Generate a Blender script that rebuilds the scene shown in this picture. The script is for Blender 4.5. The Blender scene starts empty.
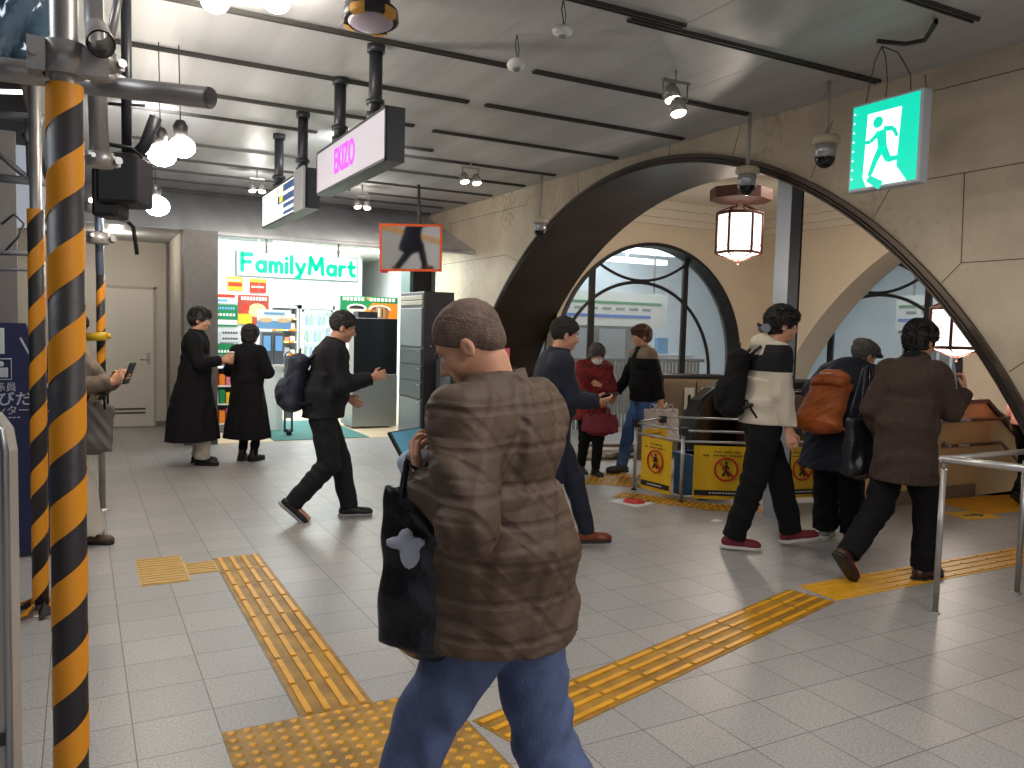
import bpy, bmesh, math, random
import numpy as np
from mathutils import Vector, Matrix
random.seed(7)
SC = bpy.context.scene
COL = SC.collection
PI = math.pi
# ------------------------------------------------------------ camera
F_PX, YAW, PITCH, ROLL, CAM_H = 807.8, .492713, -.067005, .026396, 1.58
_cy, _sy = math.cos(YAW), math.sin(YAW)
FWD = Vector((_sy*math.cos(PITCH), _cy*math.cos(PITCH), math.sin(PITCH)))
_r0 = Vector((_cy, -_sy, 0)); _u0 = _r0.cross(FWD)
_c, _s = math.cos(ROLL), math.sin(ROLL)
RGT = _c*_r0 + _s*_u0
UPV = -_s*_r0 + _c*_u0
cam_data = bpy.data.cameras.new('camera')
cam_data.sensor_width = 36.0
cam_data.lens = F_PX/1024*36
cam_data.clip_start = 0.05
cam = bpy.data.objects.new('camera', cam_data)
COL.objects.link(cam)
cam.matrix_world = Matrix(((RGT.x, UPV.x, -FWD.x, 0), (RGT.y, UPV.y, -FWD.y, 0), (RGT.z, UPV.z, -FWD.z, CAM_H), (0, 0, 0, 1)))
SC.camera = cam
# ------------------------------------------------------------ world, exposure
world = bpy.data.worlds.new('world'); SC.world = world
world.use_nodes = True
world.node_tree.nodes['Background'].inputs[0].default_value = (.80, .84, .95, 1)
world.node_tree.nodes['Background'].inputs[1].default_value = WORLD_S = 0.42
SC.view_settings.view_transform = 'Standard'
SC.view_settings.look = 'None'
SC.view_settings.gamma = 1
SC.view_settings.use_curve_mapping = False
SC.view_settings.exposure = 0.0
# ------------------------------------------------------------ large lights (ceiling lamps of the concourse, plus added slope fill)
def area(name, loc, size, power, color=(1, .95, .88), rot=(0, 0, 0), sy=None):
    l = bpy.data.lights.new(name, 'AREA'); l.energy = power; l.color = color
    l.shape = 'RECTANGLE'; l.size = size; l.size_y = sy or size
    o = bpy.data.objects.new(name, l); o.location = loc; o.rotation_euler = rot
    COL.objects.link(o); return o
def point(name, loc, power, color=(1, .85, .65), r=.05):
    l = bpy.data.lights.new(name, 'POINT'); l.energy = power; l.color = color; l.shadow_soft_size = r
    o = bpy.data.objects.new(name, l); o.location = loc; COL.objects.link(o); return o
def spot(name, loc, aim, power, color=(1, .88, .72), ang=100, r=.06, blend=.6):
    l = bpy.data.lights.new(name, 'SPOT'); l.energy = power; l.color = color; l.shadow_soft_size = r
    l.spot_size = math.radians(ang); l.spot_blend = blend
    o = bpy.data.objects.new(name, l); o.location = loc
    o.rotation_euler = (Vector(aim)-Vector(loc)).to_track_quat('-Z', 'Y').to_euler()
    COL.objects.link(o); return o
area('concourse_lamp', (2.6, -1.2, 3.3), 1.6, 95, (1, .95, .90))
area('concourse_lamp', (1.4, 1.3, 3.35), .9, 26, (1, .95, .90))
area('concourse_lamp', (3.0, 2.6, 3.38), .8, 14, (1, .94, .86))
area('concourse_lamp', (-1.4, 2.6, 3.1), 1.2, 32, (.90, .95, 1))
spot('slope_fill_spot', (2.4, 7.6, 3.30), (2.9, 12.2, 3.0), 150, (1, .97, .93), 110, .15)  # added fill, not a real lamp: brightens the sloped end of the ceiling
spot('slope_fill_spot', (.6, 7.6, 3.30), (.5, 12.2, 2.9), 70, (1, .97, .93), 110, .15)  # second added fill, for the left part of the slope
area('store_lamp', (3.2, 12.6, 2.80), 2.8, 150, (.95, 1, .98), sy=2.6)
area('store_lamp', (3.3, 15.0, 2.80), 2.4, 80, (.95, 1, .98), sy=1.8)
area('platform_lamp', (8.2, 12.4, 3.7), 3.5, 110, (.88, .95, 1), sy=2.2)
area('platform_lamp', (12.6, 8.0, 3.7), 2.2, 60, (.88, .95, 1), sy=3.5)

# ------------------------------------------------------------ materials
MATS = {}
def mat(name, col, rough=.6, metal=0.0, noise=0.0, nscale=8, bump=0.0, bscale=40, emit=None, estr=0, spec=.5, col2=None, wave=None, alpha=1, trans=0, sheen=0, coat=0):
    if name in MATS: return MATS[name]
    m = bpy.data.materials.new(name); m.use_nodes = True
    nt = m.node_tree; N = nt.nodes; L = nt.links
    b = N['Principled BSDF']
    b.inputs['Base Color'].default_value = (*col, 1)
    b.inputs['Roughness'].default_value = rough
    b.inputs['Metallic'].default_value = metal
    b.inputs['Specular IOR Level'].default_value = spec
    if sheen: b.inputs['Sheen Weight'].default_value = sheen
    if coat: b.inputs['Coat Weight'].default_value = coat
    if alpha < 1: b.inputs['Alpha'].default_value = alpha
    if trans: b.inputs['Transmission Weight'].default_value = trans
    tc = N.new('ShaderNodeTexCoord')
    if noise or col2:
        t = N.new('ShaderNodeTexNoise'); t.inputs['Scale'].default_value = nscale; t.inputs['Detail'].default_value = 4
        L.new(tc.outputs['Object'], t.inputs['Vector'])
        r = N.new('ShaderNodeValToRGB'); c2 = col2 or tuple(max(0, c*(1-noise)) for c in col)
        c1 = col if col2 else tuple(min(1, c*(1+noise)) for c in col)
        r.color_ramp.elements[0].color = (*c2, 1); r.color_ramp.elements[1].color = (*c1, 1)
        r.color_ramp.elements[0].position = .35; r.color_ramp.elements[1].position = .65
        L.new(t.outputs['Fac'], r.inputs['Fac']); L.new(r.outputs['Color'], b.inputs['Base Color'])
    if bump:
        t2 = N.new('ShaderNodeTexNoise'); t2.inputs['Scale'].default_value = bscale; t2.inputs['Detail'].default_value = 5
        L.new(tc.outputs['Object'], t2.inputs['Vector'])
        bp = N.new('ShaderNodeBump'); bp.inputs['Strength'].default_value = bump; bp.inputs['Distance'].default_value = .02
        L.new(t2.outputs['Fac'], bp.inputs['Height']); L.new(bp.outputs['Normal'], b.inputs['Normal'])
    if emit:
        b.inputs['Emission Color'].default_value = (*emit, 1); b.inputs['Emission Strength'].default_value = estr
    MATS[name] = m
    return m
def srgb(r, g, b):
    return tuple(((c/255)/12.92 if c/255 <= .04045 else ((c/255+.055)/1.055)**2.4) for c in (r, g, b))

# ------------------------------------------------------------ object helpers
def tag(o, label=None, cat=None, group=None, kind=None):
    if label: o['label'] = label
    if cat: o['category'] = cat
    if group: o['group'] = group
    if kind: o['kind'] = kind
    return o
def empty(name, loc=(0, 0, 0), rz=0, label=None, cat=None, group=None, kind=None):
    o = bpy.data.objects.new(name, None); COL.objects.link(o)
    o.location = loc; o.rotation_euler = (0, 0, rz); o.empty_display_size = .1
    return tag(o, label, cat, group, kind)
class MB:
    """collects shapes into one mesh; every shape takes a material index"""
    def __init__(s): s.v = []; s.f = []; s.m = []; s.sm = []
    def add(s, vs, fs, mi=0, smooth=False):
        n = len(s.v); s.v += [tuple(v) for v in vs]
        for f in fs: s.f.append([i+n for i in f]); s.m.append(mi); s.sm.append(smooth)
    def box(s, lo, hi, mi=0, R=None, c=None):
        x0, y0, z0 = lo; x1, y1, z1 = hi
        vs = [Vector(p) for p in ((x0,y0,z0),(x1,y0,z0),(x1,y1,z0),(x0,y1,z0),(x0,y0,z1),(x1,y0,z1),(x1,y1,z1),(x0,y1,z1))]
        if R is not None:
            c = Vector(c); vs = [R @ (v-c)+c for v in vs]
        s.add(vs, [(0,3,2,1),(4,5,6,7),(0,1,5,4),(1,2,6,5),(2,3,7,6),(3,0,4,7)], mi)
    def cbox(s, c, size, mi=0, R=None):
        h = [q/2 for q in size]
        s.box([c[i]-h[i] for i in range(3)], [c[i]+h[i] for i in range(3)], mi, R, c if R is not None else None)
    def bbox(s, lo, hi, b=.01, mi=0):
        """box with bevelled edges"""
        bm = bmesh.new()
        g = bmesh.ops.create_cube(bm, size=1)
        for v in g['verts']: v.co = Vector([(lo[i]+hi[i])/2+v.co[i]*(hi[i]-lo[i]) for i in range(3)])
        bmesh.ops.bevel(bm, geom=bm.edges[:], offset=b, segments=2, affect='EDGES', profile=.5)
        bm.verts.index_update()
        s.add([v.co[:] for v in bm.verts], [[v.index for v in f.verts] for f in bm.faces], mi)
        bm.free()
    def cyl(s, a, b, r, r2=None, n=16, mi=0, caps=True, smooth=True):
        a = Vector(a); b = Vector(b); r2 = r if r2 is None else r2
        d = (b-a).normalized(); u = d.orthogonal().normalized(); w = d.cross(u)
        ang = [2*PI*i/n for i in range(n)]
        vs = [a+r*(math.cos(t)*u+math.sin(t)*w) for t in ang]+[b+r2*(math.cos(t)*u+math.sin(t)*w) for t in ang]
        s.add(vs, [(i, (i+1) % n, n+(i+1) % n, n+i) for i in range(n)], mi, smooth)
        if caps:
            s.add(vs[:n], [list(range(n))[::-1]], mi); s.add(vs[n:], [list(range(n))], mi)
    def tube(s, pts, r, n=10, mi=0, closed=False):
        pts = [Vector(p) for p in pts]; m = len(pts)
        rs = r if isinstance(r, (list, tuple)) else [r]*m
        T = []
        for i in range(m):
            if closed: t = pts[(i+1) % m]-pts[i-1]
            else: t = pts[min(i+1, m-1)]-pts[max(i-1, 0)]
            T.append(t.normalized())
        u = T[0].orthogonal().normalized(); vs = []
        for i in range(m):
            u = (u-T[i]*u.dot(T[i])).normalized(); w = T[i].cross(u)
            vs += [pts[i]+rs[i]*(math.cos(2*PI*k/n)*u+math.sin(2*PI*k/n)*w) for k in range(n)]
        fs = []
        for i in range(m if closed else m-1):
            j = (i+1) % m
            fs += [(i*n+k, i*n+(k+1) % n, j*n+(k+1) % n, j*n+k) for k in range(n)]
        s.add(vs, fs, mi, True)
        if not closed:
            s.add(vs[:n], [list(range(n))[::-1]], mi); s.add(vs[-n:], [list(range(n))], mi)
    def lathe(s, prof, c=(0, 0, 0), n=24, mi=0, axis=None, smooth=True):
        """prof: list of (radius, height) along axis from c"""
        c = Vector(c); d = Vector(axis or (0, 0, 1)).normalized(); u = d.orthogonal().normalized(); w = d.cross(u)
        vs = []
        for r, h in prof: vs += [c+d*h+max(r, 1e-4)*(math.cos(2*PI*k/n)*u+math.sin(2*PI*k/n)*w) for k in range(n)]
        fs = []
        for i in range(len(prof)-1): fs += [(i*n+k, i*n+(k+1) % n, (i+1)*n+(k+1) % n, (i+1)*n+k) for k in range(n)]
        s.add(vs, fs, mi, smooth)
        s.add(vs[:n], [list(range(n))[::-1]], mi); s.add(vs[-n:], [list(range(n))], mi)
    def sph(s, c, r, n=16, mi=0, sc=(1, 1, 1)):
        m = n//2; vs = []; fs = []
        for i in range(m+1):
            t = PI*i/m
            for k in range(n):
                p = 2*PI*k/n; vs.append((c[0]+r*sc[0]*math.sin(t)*math.cos(p), c[1]+r*sc[1]*math.sin(t)*math.sin(p), c[2]+r*sc[2]*math.cos(t)))
        for i in range(m):
            for k in range(n): fs.append((i*n+k, (i+1)*n+k, (i+1)*n+(k+1) % n, i*n+(k+1) % n))
        s.add(vs, fs, mi, True)
    def prism(s, poly, off, mi=0):
        """planar polygon (3D points) extruded by vector off"""
        p = [Vector(q) for q in poly]; o = Vector(off); n = len(p)
        s.add(p+[q+o for q in p], [list(range(n))[::-1], [n+i for i in range(n)]]+[(i, (i+1) % n, n+(i+1) % n, n+i) for i in range(n)], mi)
    def build(s, name, mats, parent=None, label=None):
        me = bpy.data.meshes.new(name)
        me.from_pydata(s.v, [], s.f)
        for m in (mats if isinstance(mats, (list, tuple)) else [mats]): me.materials.append(m)
        me.polygons.foreach_set('material_index', s.m)
        me.polygons.foreach_set('use_smooth', s.sm)
        me.update()
        bm = bmesh.new(); bm.from_mesh(me)
        bmesh.ops.remove_doubles(bm, verts=bm.verts, dist=1e-5)
        bmesh.ops.recalc_face_normals(bm, faces=bm.faces); bm.to_mesh(me); bm.free()
        o = bpy.data.objects.new(name, me); COL.objects.link(o)
        if parent: o.parent = parent
        if label: o['label'] = label
        return o
def copy_tree(o, parent=None):
    c = o.copy(); COL.objects.link(c)
    if parent: c.parent = parent
    for ch in list(o.children): copy_tree(ch, c)
    return c
def text_mesh(name, body, size, m, parent, loc, rot, depth=.002, align='CENTER', bold=0, xs=1.0):
    cu = bpy.data.curves.new(name, 'FONT'); cu.body = body; cu.size = size; cu.extrude = depth
    cu.align_x = align; cu.align_y = 'CENTER'; cu.offset = bold
    cu.resolution_u = 3
    t = bpy.data.objects.new(name+'_tmp', cu); COL.objects.link(t)
    dg = bpy.context.evaluated_depsgraph_get()
    me = bpy.data.meshes.new_from_object(t.evaluated_get(dg)); me.name = name
    bpy.data.objects.remove(t); me.materials.clear(); me.materials.append(m)
    for v in me.vertices: v.co.x *= xs
    o = bpy.data.objects.new(name, me); COL.objects.link(o)
    o.parent = parent; o.location = loc; o.rotation_euler = rot
    return o
ROT_F = (PI/2, 0, 0)            # text upright, read from -Y
ROT_L = (PI/2, 0, -PI/2)        # text upright, read from -X
def pxray(x, y):
    return FWD*F_PX+RGT*(x-512)+UPV*(384-y)
def G(x, y, z=0):
    d = pxray(x, y); t = (z-CAM_H)/d.z
    return Vector((d.x*t, d.y*t, z))
# ============================================================ SETTING
M_stone = mat('travertine', srgb(192, 176, 150), .7, noise=.10, nscale=3, bump=.15, bscale=30)
def floor_material():
    m = bpy.data.materials.new('floor_tiles'); m.use_nodes = True
    nt = m.node_tree; N = nt.nodes; L = nt.links; b = N['Principled BSDF']
    tc = N.new('ShaderNodeTexCoord')
    mp = N.new('ShaderNodeMapping'); mp.inputs['Location'].default_value = (-.171, -.0906, 0)
    L.new(tc.outputs['Object'], mp.inputs['Vector'])
    br = N.new('ShaderNodeTexBrick'); br.offset = 0; br.squash = 1
    br.inputs['Scale'].default_value = 1; br.inputs['Brick Width'].default_value = .3; br.inputs['Row Height'].default_value = .3
    br.inputs['Mortar Size'].default_value = .0028; br.inputs['Mortar Smooth'].default_value = .3; br.inputs['Bias'].default_value = 0
    br.inputs['Color1'].default_value = (*srgb(168, 167, 169), 1); br.inputs['Color2'].default_value = (*srgb(179, 177, 177), 1)
    br.inputs['Mortar'].default_value = (*srgb(112, 105, 100), 1)
    L.new(mp.outputs['Vector'], br.inputs['Vector'])
    n1 = N.new('ShaderNodeTexNoise'); n1.inputs['Scale'].default_value = 95; n1.inputs['Detail'].default_value = 3
    L.new(tc.outputs['Object'], n1.inputs['Vector'])
    r1 = N.new('ShaderNodeValToRGB'); r1.color_ramp.elements[0].position = .35; r1.color_ramp.elements[1].position = .68
    r1.color_ramp.elements[0].color = (.66, .65, .64, 1); r1.color_ramp.elements[1].color = (1.12, 1.12, 1.12, 1)
    L.new(n1.outputs['Fac'], r1.inputs['Fac'])
    mx = N.new('ShaderNodeMix'); mx.data_type = 'RGBA'; mx.blend_type = 'MULTIPLY'; mx.inputs[0].default_value = .8
    L.new(br.outputs['Color'], mx.inputs[6]); L.new(r1.outputs['Color'], mx.inputs[7])
    n2 = N.new('ShaderNodeTexNoise'); n2.inputs['Scale'].default_value = 1.1; n2.inputs['Detail'].default_value = 6
    L.new(tc.outputs['Object'], n2.inputs['Vector'])
    r2 = N.new('ShaderNodeValToRGB'); r2.color_ramp.elements[0].color = (.88, .86, .84, 1); r2.color_ramp.elements[1].color = (1, 1, 1, 1)
    L.new(n2.outputs['Fac'], r2.inputs['Fac'])
    m2 = N.new('ShaderNodeMix'); m2.data_type = 'RGBA'; m2.blend_type = 'MULTIPLY'; m2.inputs[0].default_value = 1
    L.new(mx.outputs[2], m2.inputs[6]); L.new(r2.outputs['Color'], m2.inputs[7])
    L.new(m2.outputs[2], b.inputs['Base Color'])
    rr = N.new('ShaderNodeMapRange'); rr.inputs['To Min'].default_value = .30; rr.inputs['To Max'].default_value = .48
    L.new(n1.outputs['Fac'], rr.inputs['Value']); L.new(rr.outputs['Result'], b.inputs['Roughness'])
    bp = N.new('ShaderNodeBump'); bp.inputs['Strength'].default_value = .25; bp.inputs['Distance'].default_value = .003; bp.invert = True
    L.new(br.outputs['Fac'], bp.inputs['Height']); L.new(bp.outputs['Normal'], b.inputs['Normal'])
    return m
M_floor = floor_material()
b = MB(); b.box((-4, -4, -.1), (8.1, 10.95, 0)); b.box((8.1, 5.0, -.1), (12, 10.95, 0)); b.box((-4, 10.95, -.1), (1.57, 14, 0)); b.box((5.2, 10.95, -.1), (12, 14, 0))
b.box((8.1, -4, -.1), (8.3, 5.0, 0))
tag(b.build('floor', M_floor), kind='structure')
# stairs going down past the pale parapet
M_step = mat('stair_stone', srgb(150, 132, 110), .6, noise=.1, nscale=20)
b = MB()
for i in range(9): b.box((8.3+.3*i, 2.5, -3), (8.6+.3*i, 5.0, -.17*(i+1)))
b.build('trim_1', M_step)['kind'] = 'structure'
# ceiling
M_ceil = mat('ceiling_board', srgb(182, 183, 186), .45, noise=.10, nscale=1.0)
_n = M_ceil.node_tree; _mp = _n.nodes.new('ShaderNodeMapping'); _mp.inputs['Scale'].default_value = (5.5, .22, 1)
_tn = [q for q in _n.nodes if q.type == 'TEX_NOISE'][0]; _tc = [q for q in _n.nodes if q.type == 'TEX_COORD'][0]
_n.links.new(_tc.outputs['Object'], _mp.inputs['Vector']); _n.links.new(_mp.outputs['Vector'], _tn.inputs['Vector'])
b = MB(); b.box((-.35, -4, 3.45), (5.2, 12.9, 3.55))
b.add([(-.35, 12.9, 3.45), (5.2, 12.9, 3.45), (5.2, 10.93, 2.73), (-.35, 10.93, 2.73)], [(0, 1, 2, 3)])
b.box((-.35, 10.95, 2.72), (1.57, 13.2, 2.735)); b.box((1.57, 10.94, 2.69), (5.2, 11.12, 2.735))
tag(b.build('ceiling', M_ceil), kind='structure')
M_dark = mat('dark_void', srgb(62, 56, 54), .7, noise=.2, nscale=2)
b = MB(); b.box((-4, -4, 3.9), (-.35, 13, 4.0)); b.box((-.40, -4, 3.45), (-.35, 13, 4.0))
tag(b.build('trim_2', M_dark), kind='structure')
# ceiling slots (dark channel rails) along X
M_slot = mat('slot_rail', srgb(66, 64, 62), .6)
M_seam = mat('ceiling_seam', srgb(196, 195, 192), .5)
slots = [(2.6, -.3, 1.1), (3.0, 1.6, 4.6), (3.97, 2.2, 3.25), (4.05, 2.9, 5.12), (5.20, .35, 2.78), (5.20, 2.90, 4.98), (6.18, .22, 2.84), (6.18, 3.0, 5.1),
         (7.18, .35, 2.75), (7.25, 2.97, 5.1), (7.95, .25, 2.05), (8.05, 2.3, 3.3), (8.45, 2.6, 5.05), (9.25, .4, 2.2), (9.3, 2.8, 5.1), (10.2, .4, 2.5), (10.25, 3.2, 5.1), (11.0, .5, 3.3), (11.1, 3.6, 5.1), (11.75, .6, 5.0), (12.5, .5, 5.1)]
for i, (y, x0, x1) in enumerate(slots):
    b = MB(); b.box((x0, y-.028, 3.437), (x1, y+.028, 3.452)); b.box((x0, y-.022, 3.428), (x1, y-.012, 3.437)); b.box((x0, y+.012, 3.428), (x1, y+.022, 3.437))
    tag(b.build('trim_%d' % (i+10), M_slot), kind='structure')
b = MB()
for x in (.55, 1.45, 2.35, 3.25, 4.15): b.box((x-.002, -3, 3.4485), (x+.002, 12.8, 3.451))
tag(b.build('trim_3', M_seam), kind='structure')
# ---- right wall with the great arch: plane X = 5.2, 1 m thick
AY, AZ, AR = 6.85, -1.32, 4.65
def arch_pts(cy, cz, R, n=64, z0=0.0):
    if cz > z0:                                      # straight legs below a half circle
        return [(cy-R, z0)]+[(cy-R*math.cos(PI*i/n), cz+R*math.sin(PI*i/n)) for i in range(n+1)]+[(cy+R, z0)]
    a0 = math.asin((z0-cz)/R)
    return [(cy-R*math.cos(a0+(PI-2*a0)*i/n), cz+R*math.sin(a0+(PI-2*a0)*i/n)) for i in range(n+1)]
def arch_wall(name, plane, lo, hi, ztop, pts, m, t, axis='X', mi=0, zbot=0):
    """wall slab with an arched hole; runs along Y (axis X) or along X (axis Y)"""
    b = MB()
    def P(u, z, w): return (w, u, z) if axis == 'X' else (u, w, z)
    for w in (plane, plane+t):
        for i in range(len(pts)-1):
            (u0, z0), (u1, z1) = pts[i], pts[i+1]
            b.add([P(u0, z0, w), P(u1, z1, w), P(u1, ztop, w), P(u0, ztop, w)], [(0, 1, 2, 3)], mi)
        for (ua, ub) in ((lo, pts[0][0]), (pts[-1][0], hi)):
            if abs(ub-ua) > 1e-3: b.add([P(ua, zbot, w), P(ub, zbot, w), P(ub, ztop, w), P(ua, ztop, w)], [(0, 1, 2, 3)], mi)
    for i in range(len(pts)-1):
        (u0, z0), (u1, z1) = pts[i], pts[i+1]
        b.add([P(u0, z0, plane), P(u1, z1, plane), P(u1, z1, plane+t), P(u0, z0, plane+t)], [(0, 1, 2, 3)], mi)
    return b
def stone_material():
    m = bpy.data.materials.new('wall_stone'); m.use_nodes = True
    nt = m.node_tree; N = nt.nodes; L = nt.links; bs = N['Principled BSDF']
    tc = N.new('ShaderNodeTexCoord')
    n1 = N.new('ShaderNodeTexNoise'); n1.inputs['Scale'].default_value = 1.6; n1.inputs['Detail'].default_value = 8; n1.inputs['Roughness'].default_value = .65
    L.new(tc.outputs['Object'], n1.inputs['Vector'])
    r = N.new('ShaderNodeValToRGB'); e = r.color_ramp.elements
    e[0].position = .3; e[0].color = (*srgb(188, 172, 148), 1); e[1].position = .7; e[1].color = (*srgb(216, 203, 180), 1)
    L.new(n1.outputs['Fac'], r.inputs['Fac'])
    n2 = N.new('ShaderNodeTexNoise'); n2.inputs['Scale'].default_value = 14; n2.inputs['Detail'].default_value = 6
    n3 = N.new('ShaderNodeTexNoise'); n3.inputs['Scale'].default_value = 1.1; n3.inputs['Detail'].default_value = 3
    L.new(tc.outputs['Object'], n2.inputs['Vector']); L.new(tc.outputs['Object'], n3.inputs['Vector'])
    mu = N.new('ShaderNodeMath'); mu.operation = 'MULTIPLY'
    L.new(n2.outputs['Fac'], mu.inputs[0]); L.new(n3.outputs['Fac'], mu.inputs[1])
    r2 = N.new('ShaderNodeValToRGB'); r2.color_ramp.elements[0].position = .30; r2.color_ramp.elements[1].position = .46
    r2.color_ramp.elements[0].color = (0, 0, 0, 1); r2.color_ramp.elements[1].color = (.55, .55, .55, 1)
    L.new(mu.outputs[0], r2.inputs['Fac'])
    mx = N.new('ShaderNodeMix'); mx.data_type = 'RGBA'
    L.new(r2.outputs['Color'], mx.inputs[0]); L.new(r.outputs['Color'], mx.inputs[6]); mx.inputs[7].default_value = (*srgb(138, 108, 78), 1)
    L.new(mx.outputs[2], bs.inputs['Base Color']); bs.inputs['Roughness'].default_value = .5
    bp = N.new('ShaderNodeBump'); bp.inputs['Strength'].default_value = .15; bp.inputs['Distance'].default_value = .01
    L.new(n2.outputs['Fac'], bp.inputs['Height']); L.new(bp.outputs['Normal'], bs.inputs['Normal'])
    return m
M_wall = stone_material()
M_joint = mat('stone_joint', srgb(92, 80, 66), .8)
pts = arch_pts(AY, AZ, AR+.03)
b = arch_wall('wall_right', 5.2, -4, 12.9, 3.45, pts, None, 1.0)
def joint(p, q, w=.006):
    (y0, z0), (y1, z1) = p, q
    d = Vector((0, y1-y0, z1-z0)).normalized(); n = Vector((0, -d.z, d.y))*w/2
    a = Vector((5.1985, y0, z0)); c = Vector((5.1985, y1, z1))
    b.prism([a-n, c-n, c+n, a+n], (.004, 0, 0), 1)
def onarch(Y):                                     # point on the ring above the given Y
    return (Y, AZ+math.sqrt((AR+.03)**2-(Y-AY)**2))
def PXw(x, y, X=5.2):
    d = pxray(x, y); t = X/d.x; return (d.y*t, CAM_H+d.z*t)
for pa in [((928, 92.5), (1024, 68.5)), ((927, 179.4), (1024, 162.4)), ((448.6, 224.2), (526.8, 204.6)), ((443.4, 264.5), (505.9, 254.9)), ((506, 255), (519, 262)),
           ((964.6, 173), (961.2, 262.8)), ((961.2, 262.8), (1024, 258.7)), ((961.2, 262.8), (941.6, 283)), ((891, 187), (874, 217)), ((833, 120), (811, 178)),
           ((742, 121), (732, 158)), ((670, 145), (669, 158)), ((1009, 372), (1024, 362)), ((925, 74), (927, 92)), ((525.5, 205), (530, 195)), ((577, 173), (579, 198)), ((451, 223), (452, 262))]:
    joint(PXw(*pa[0]), PXw(*pa[1]))
yj = PXw(928, 92.5); ye = PXw(1024, 68.5); joint(ye, (ye[0]-3.0, ye[1]+.0)); ye = PXw(1024, 162.4); joint(ye, (ye[0]-3, ye[1])); ye = PXw(1024, 258.7); joint(ye, (ye[0]-3, ye[1]))
tag(b.build('wall_right', [M_wall, M_joint]), kind='structure')
# bronze lining and front ring of the great arch
M_bronze = mat('bronze_lining', srgb(74, 60, 50), .33, metal=.75, noise=.15, nscale=2)
M_bronze2 = mat('bronze_edge', srgb(92, 80, 72), .4, metal=.5)
def lining(plane, t, cy, cz, R, th, name, m, axis='X', lip=.10, lipout=.03, n=72, m2=None, z0=0.0):
    b = MB(); o = arch_pts(cy, cz, R+.03, n, z0); i_ = arch_pts(cy, cz, R-th, n, z0)
    def P(u, z, w): return (w, u, z) if axis == 'X' else (u, w, z)
    w0, w1 = plane-lipout, plane+t
    for k in range(n):
        a, c, d, e = o[k], o[k+1], i_[k+1], i_[k]
        b.add([P(*a, w0), P(*c, w0), P(*d, w0), P(*e, w0)], [(0, 1, 2, 3)], 1)
        b.add([P(*e, w0), P(*d, w0), P(*d, w1), P(*e, w1)], [(0, 1, 2, 3)], 0)
        b.add([P(*a, w1), P(*c, w1), P(*d, w1), P(*e, w1)], [(0, 1, 2, 3)], 0)
        b.add([P(*a, w0), P(*c, w0), P(*c, plane+.01), P(*a, plane+.01)], [(0, 1, 2, 3)], 1)
    return tag(b.build(name, [m, m2 or m]), kind='structure')
lining(5.2, 1.0, AY, AZ, AR, .055, 'trim_4', M_bronze, m2=M_bronze2)
b = MB()
for rr in (AR-.012, AR-.036):
    o = arch_pts(AY, AZ, rr, 72); b.tube([(5.165, y, z) for y, z in o], .006, 6)
tag(b.build('trim_5', mat('ring_groove', srgb(40, 34, 30), .4, metal=.5)), kind='structure')
# ---- inner hall
YB, XR = 10.2, 10.2
M_plaster = mat('plaster_beige', srgb(206, 190, 168), .75, noise=.03, nscale=2)
M_plaster2 = mat('plaster_ceiling', srgb(208, 198, 182), .8)
def PYw(x, y, Y):
    d = pxray(x, y); t = Y/d.y; return (d.x*t, CAM_H+d.z*t)
CXB, CZB, RB = 7.98, 1.17, 1.82
pb = arch_pts(CXB, CZB, RB, 48, 0.0)
b = arch_wall('wall_back', YB, 6.2, XR, 3.9, pb, None, .25, axis='Y')
tag(b.build('wall_back', M_plaster), kind='structure')
CYR, CZR, RR = 5.22, -1.40, 4.93
pr = arch_pts(CYR, CZR, RR, 64, 0.0)
b = arch_wall('wall_inner', XR, -1, YB, 3.9, pr, None, .55, axis='X')
tag(b.build('wall_inner', M_plaster), kind='structure')
b = MB(); b.box((6.2, -1, 3.62), (XR+.6, YB+.2, 3.7))
tag(b.build('ceiling_inner', M_plaster2), kind='structure')
b = MB()
for k, (dz, dx) in enumerate(((3.50, .20), (3.38, .12), (3.28, .05))):
    b.box((6.2, YB-dx, dz), (XR, YB, dz+.13)); b.box((XR-dx, -1, dz), (XR, YB, dz+.13))
tag(b.build('trim_6', M_plaster2), kind='structure')
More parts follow.
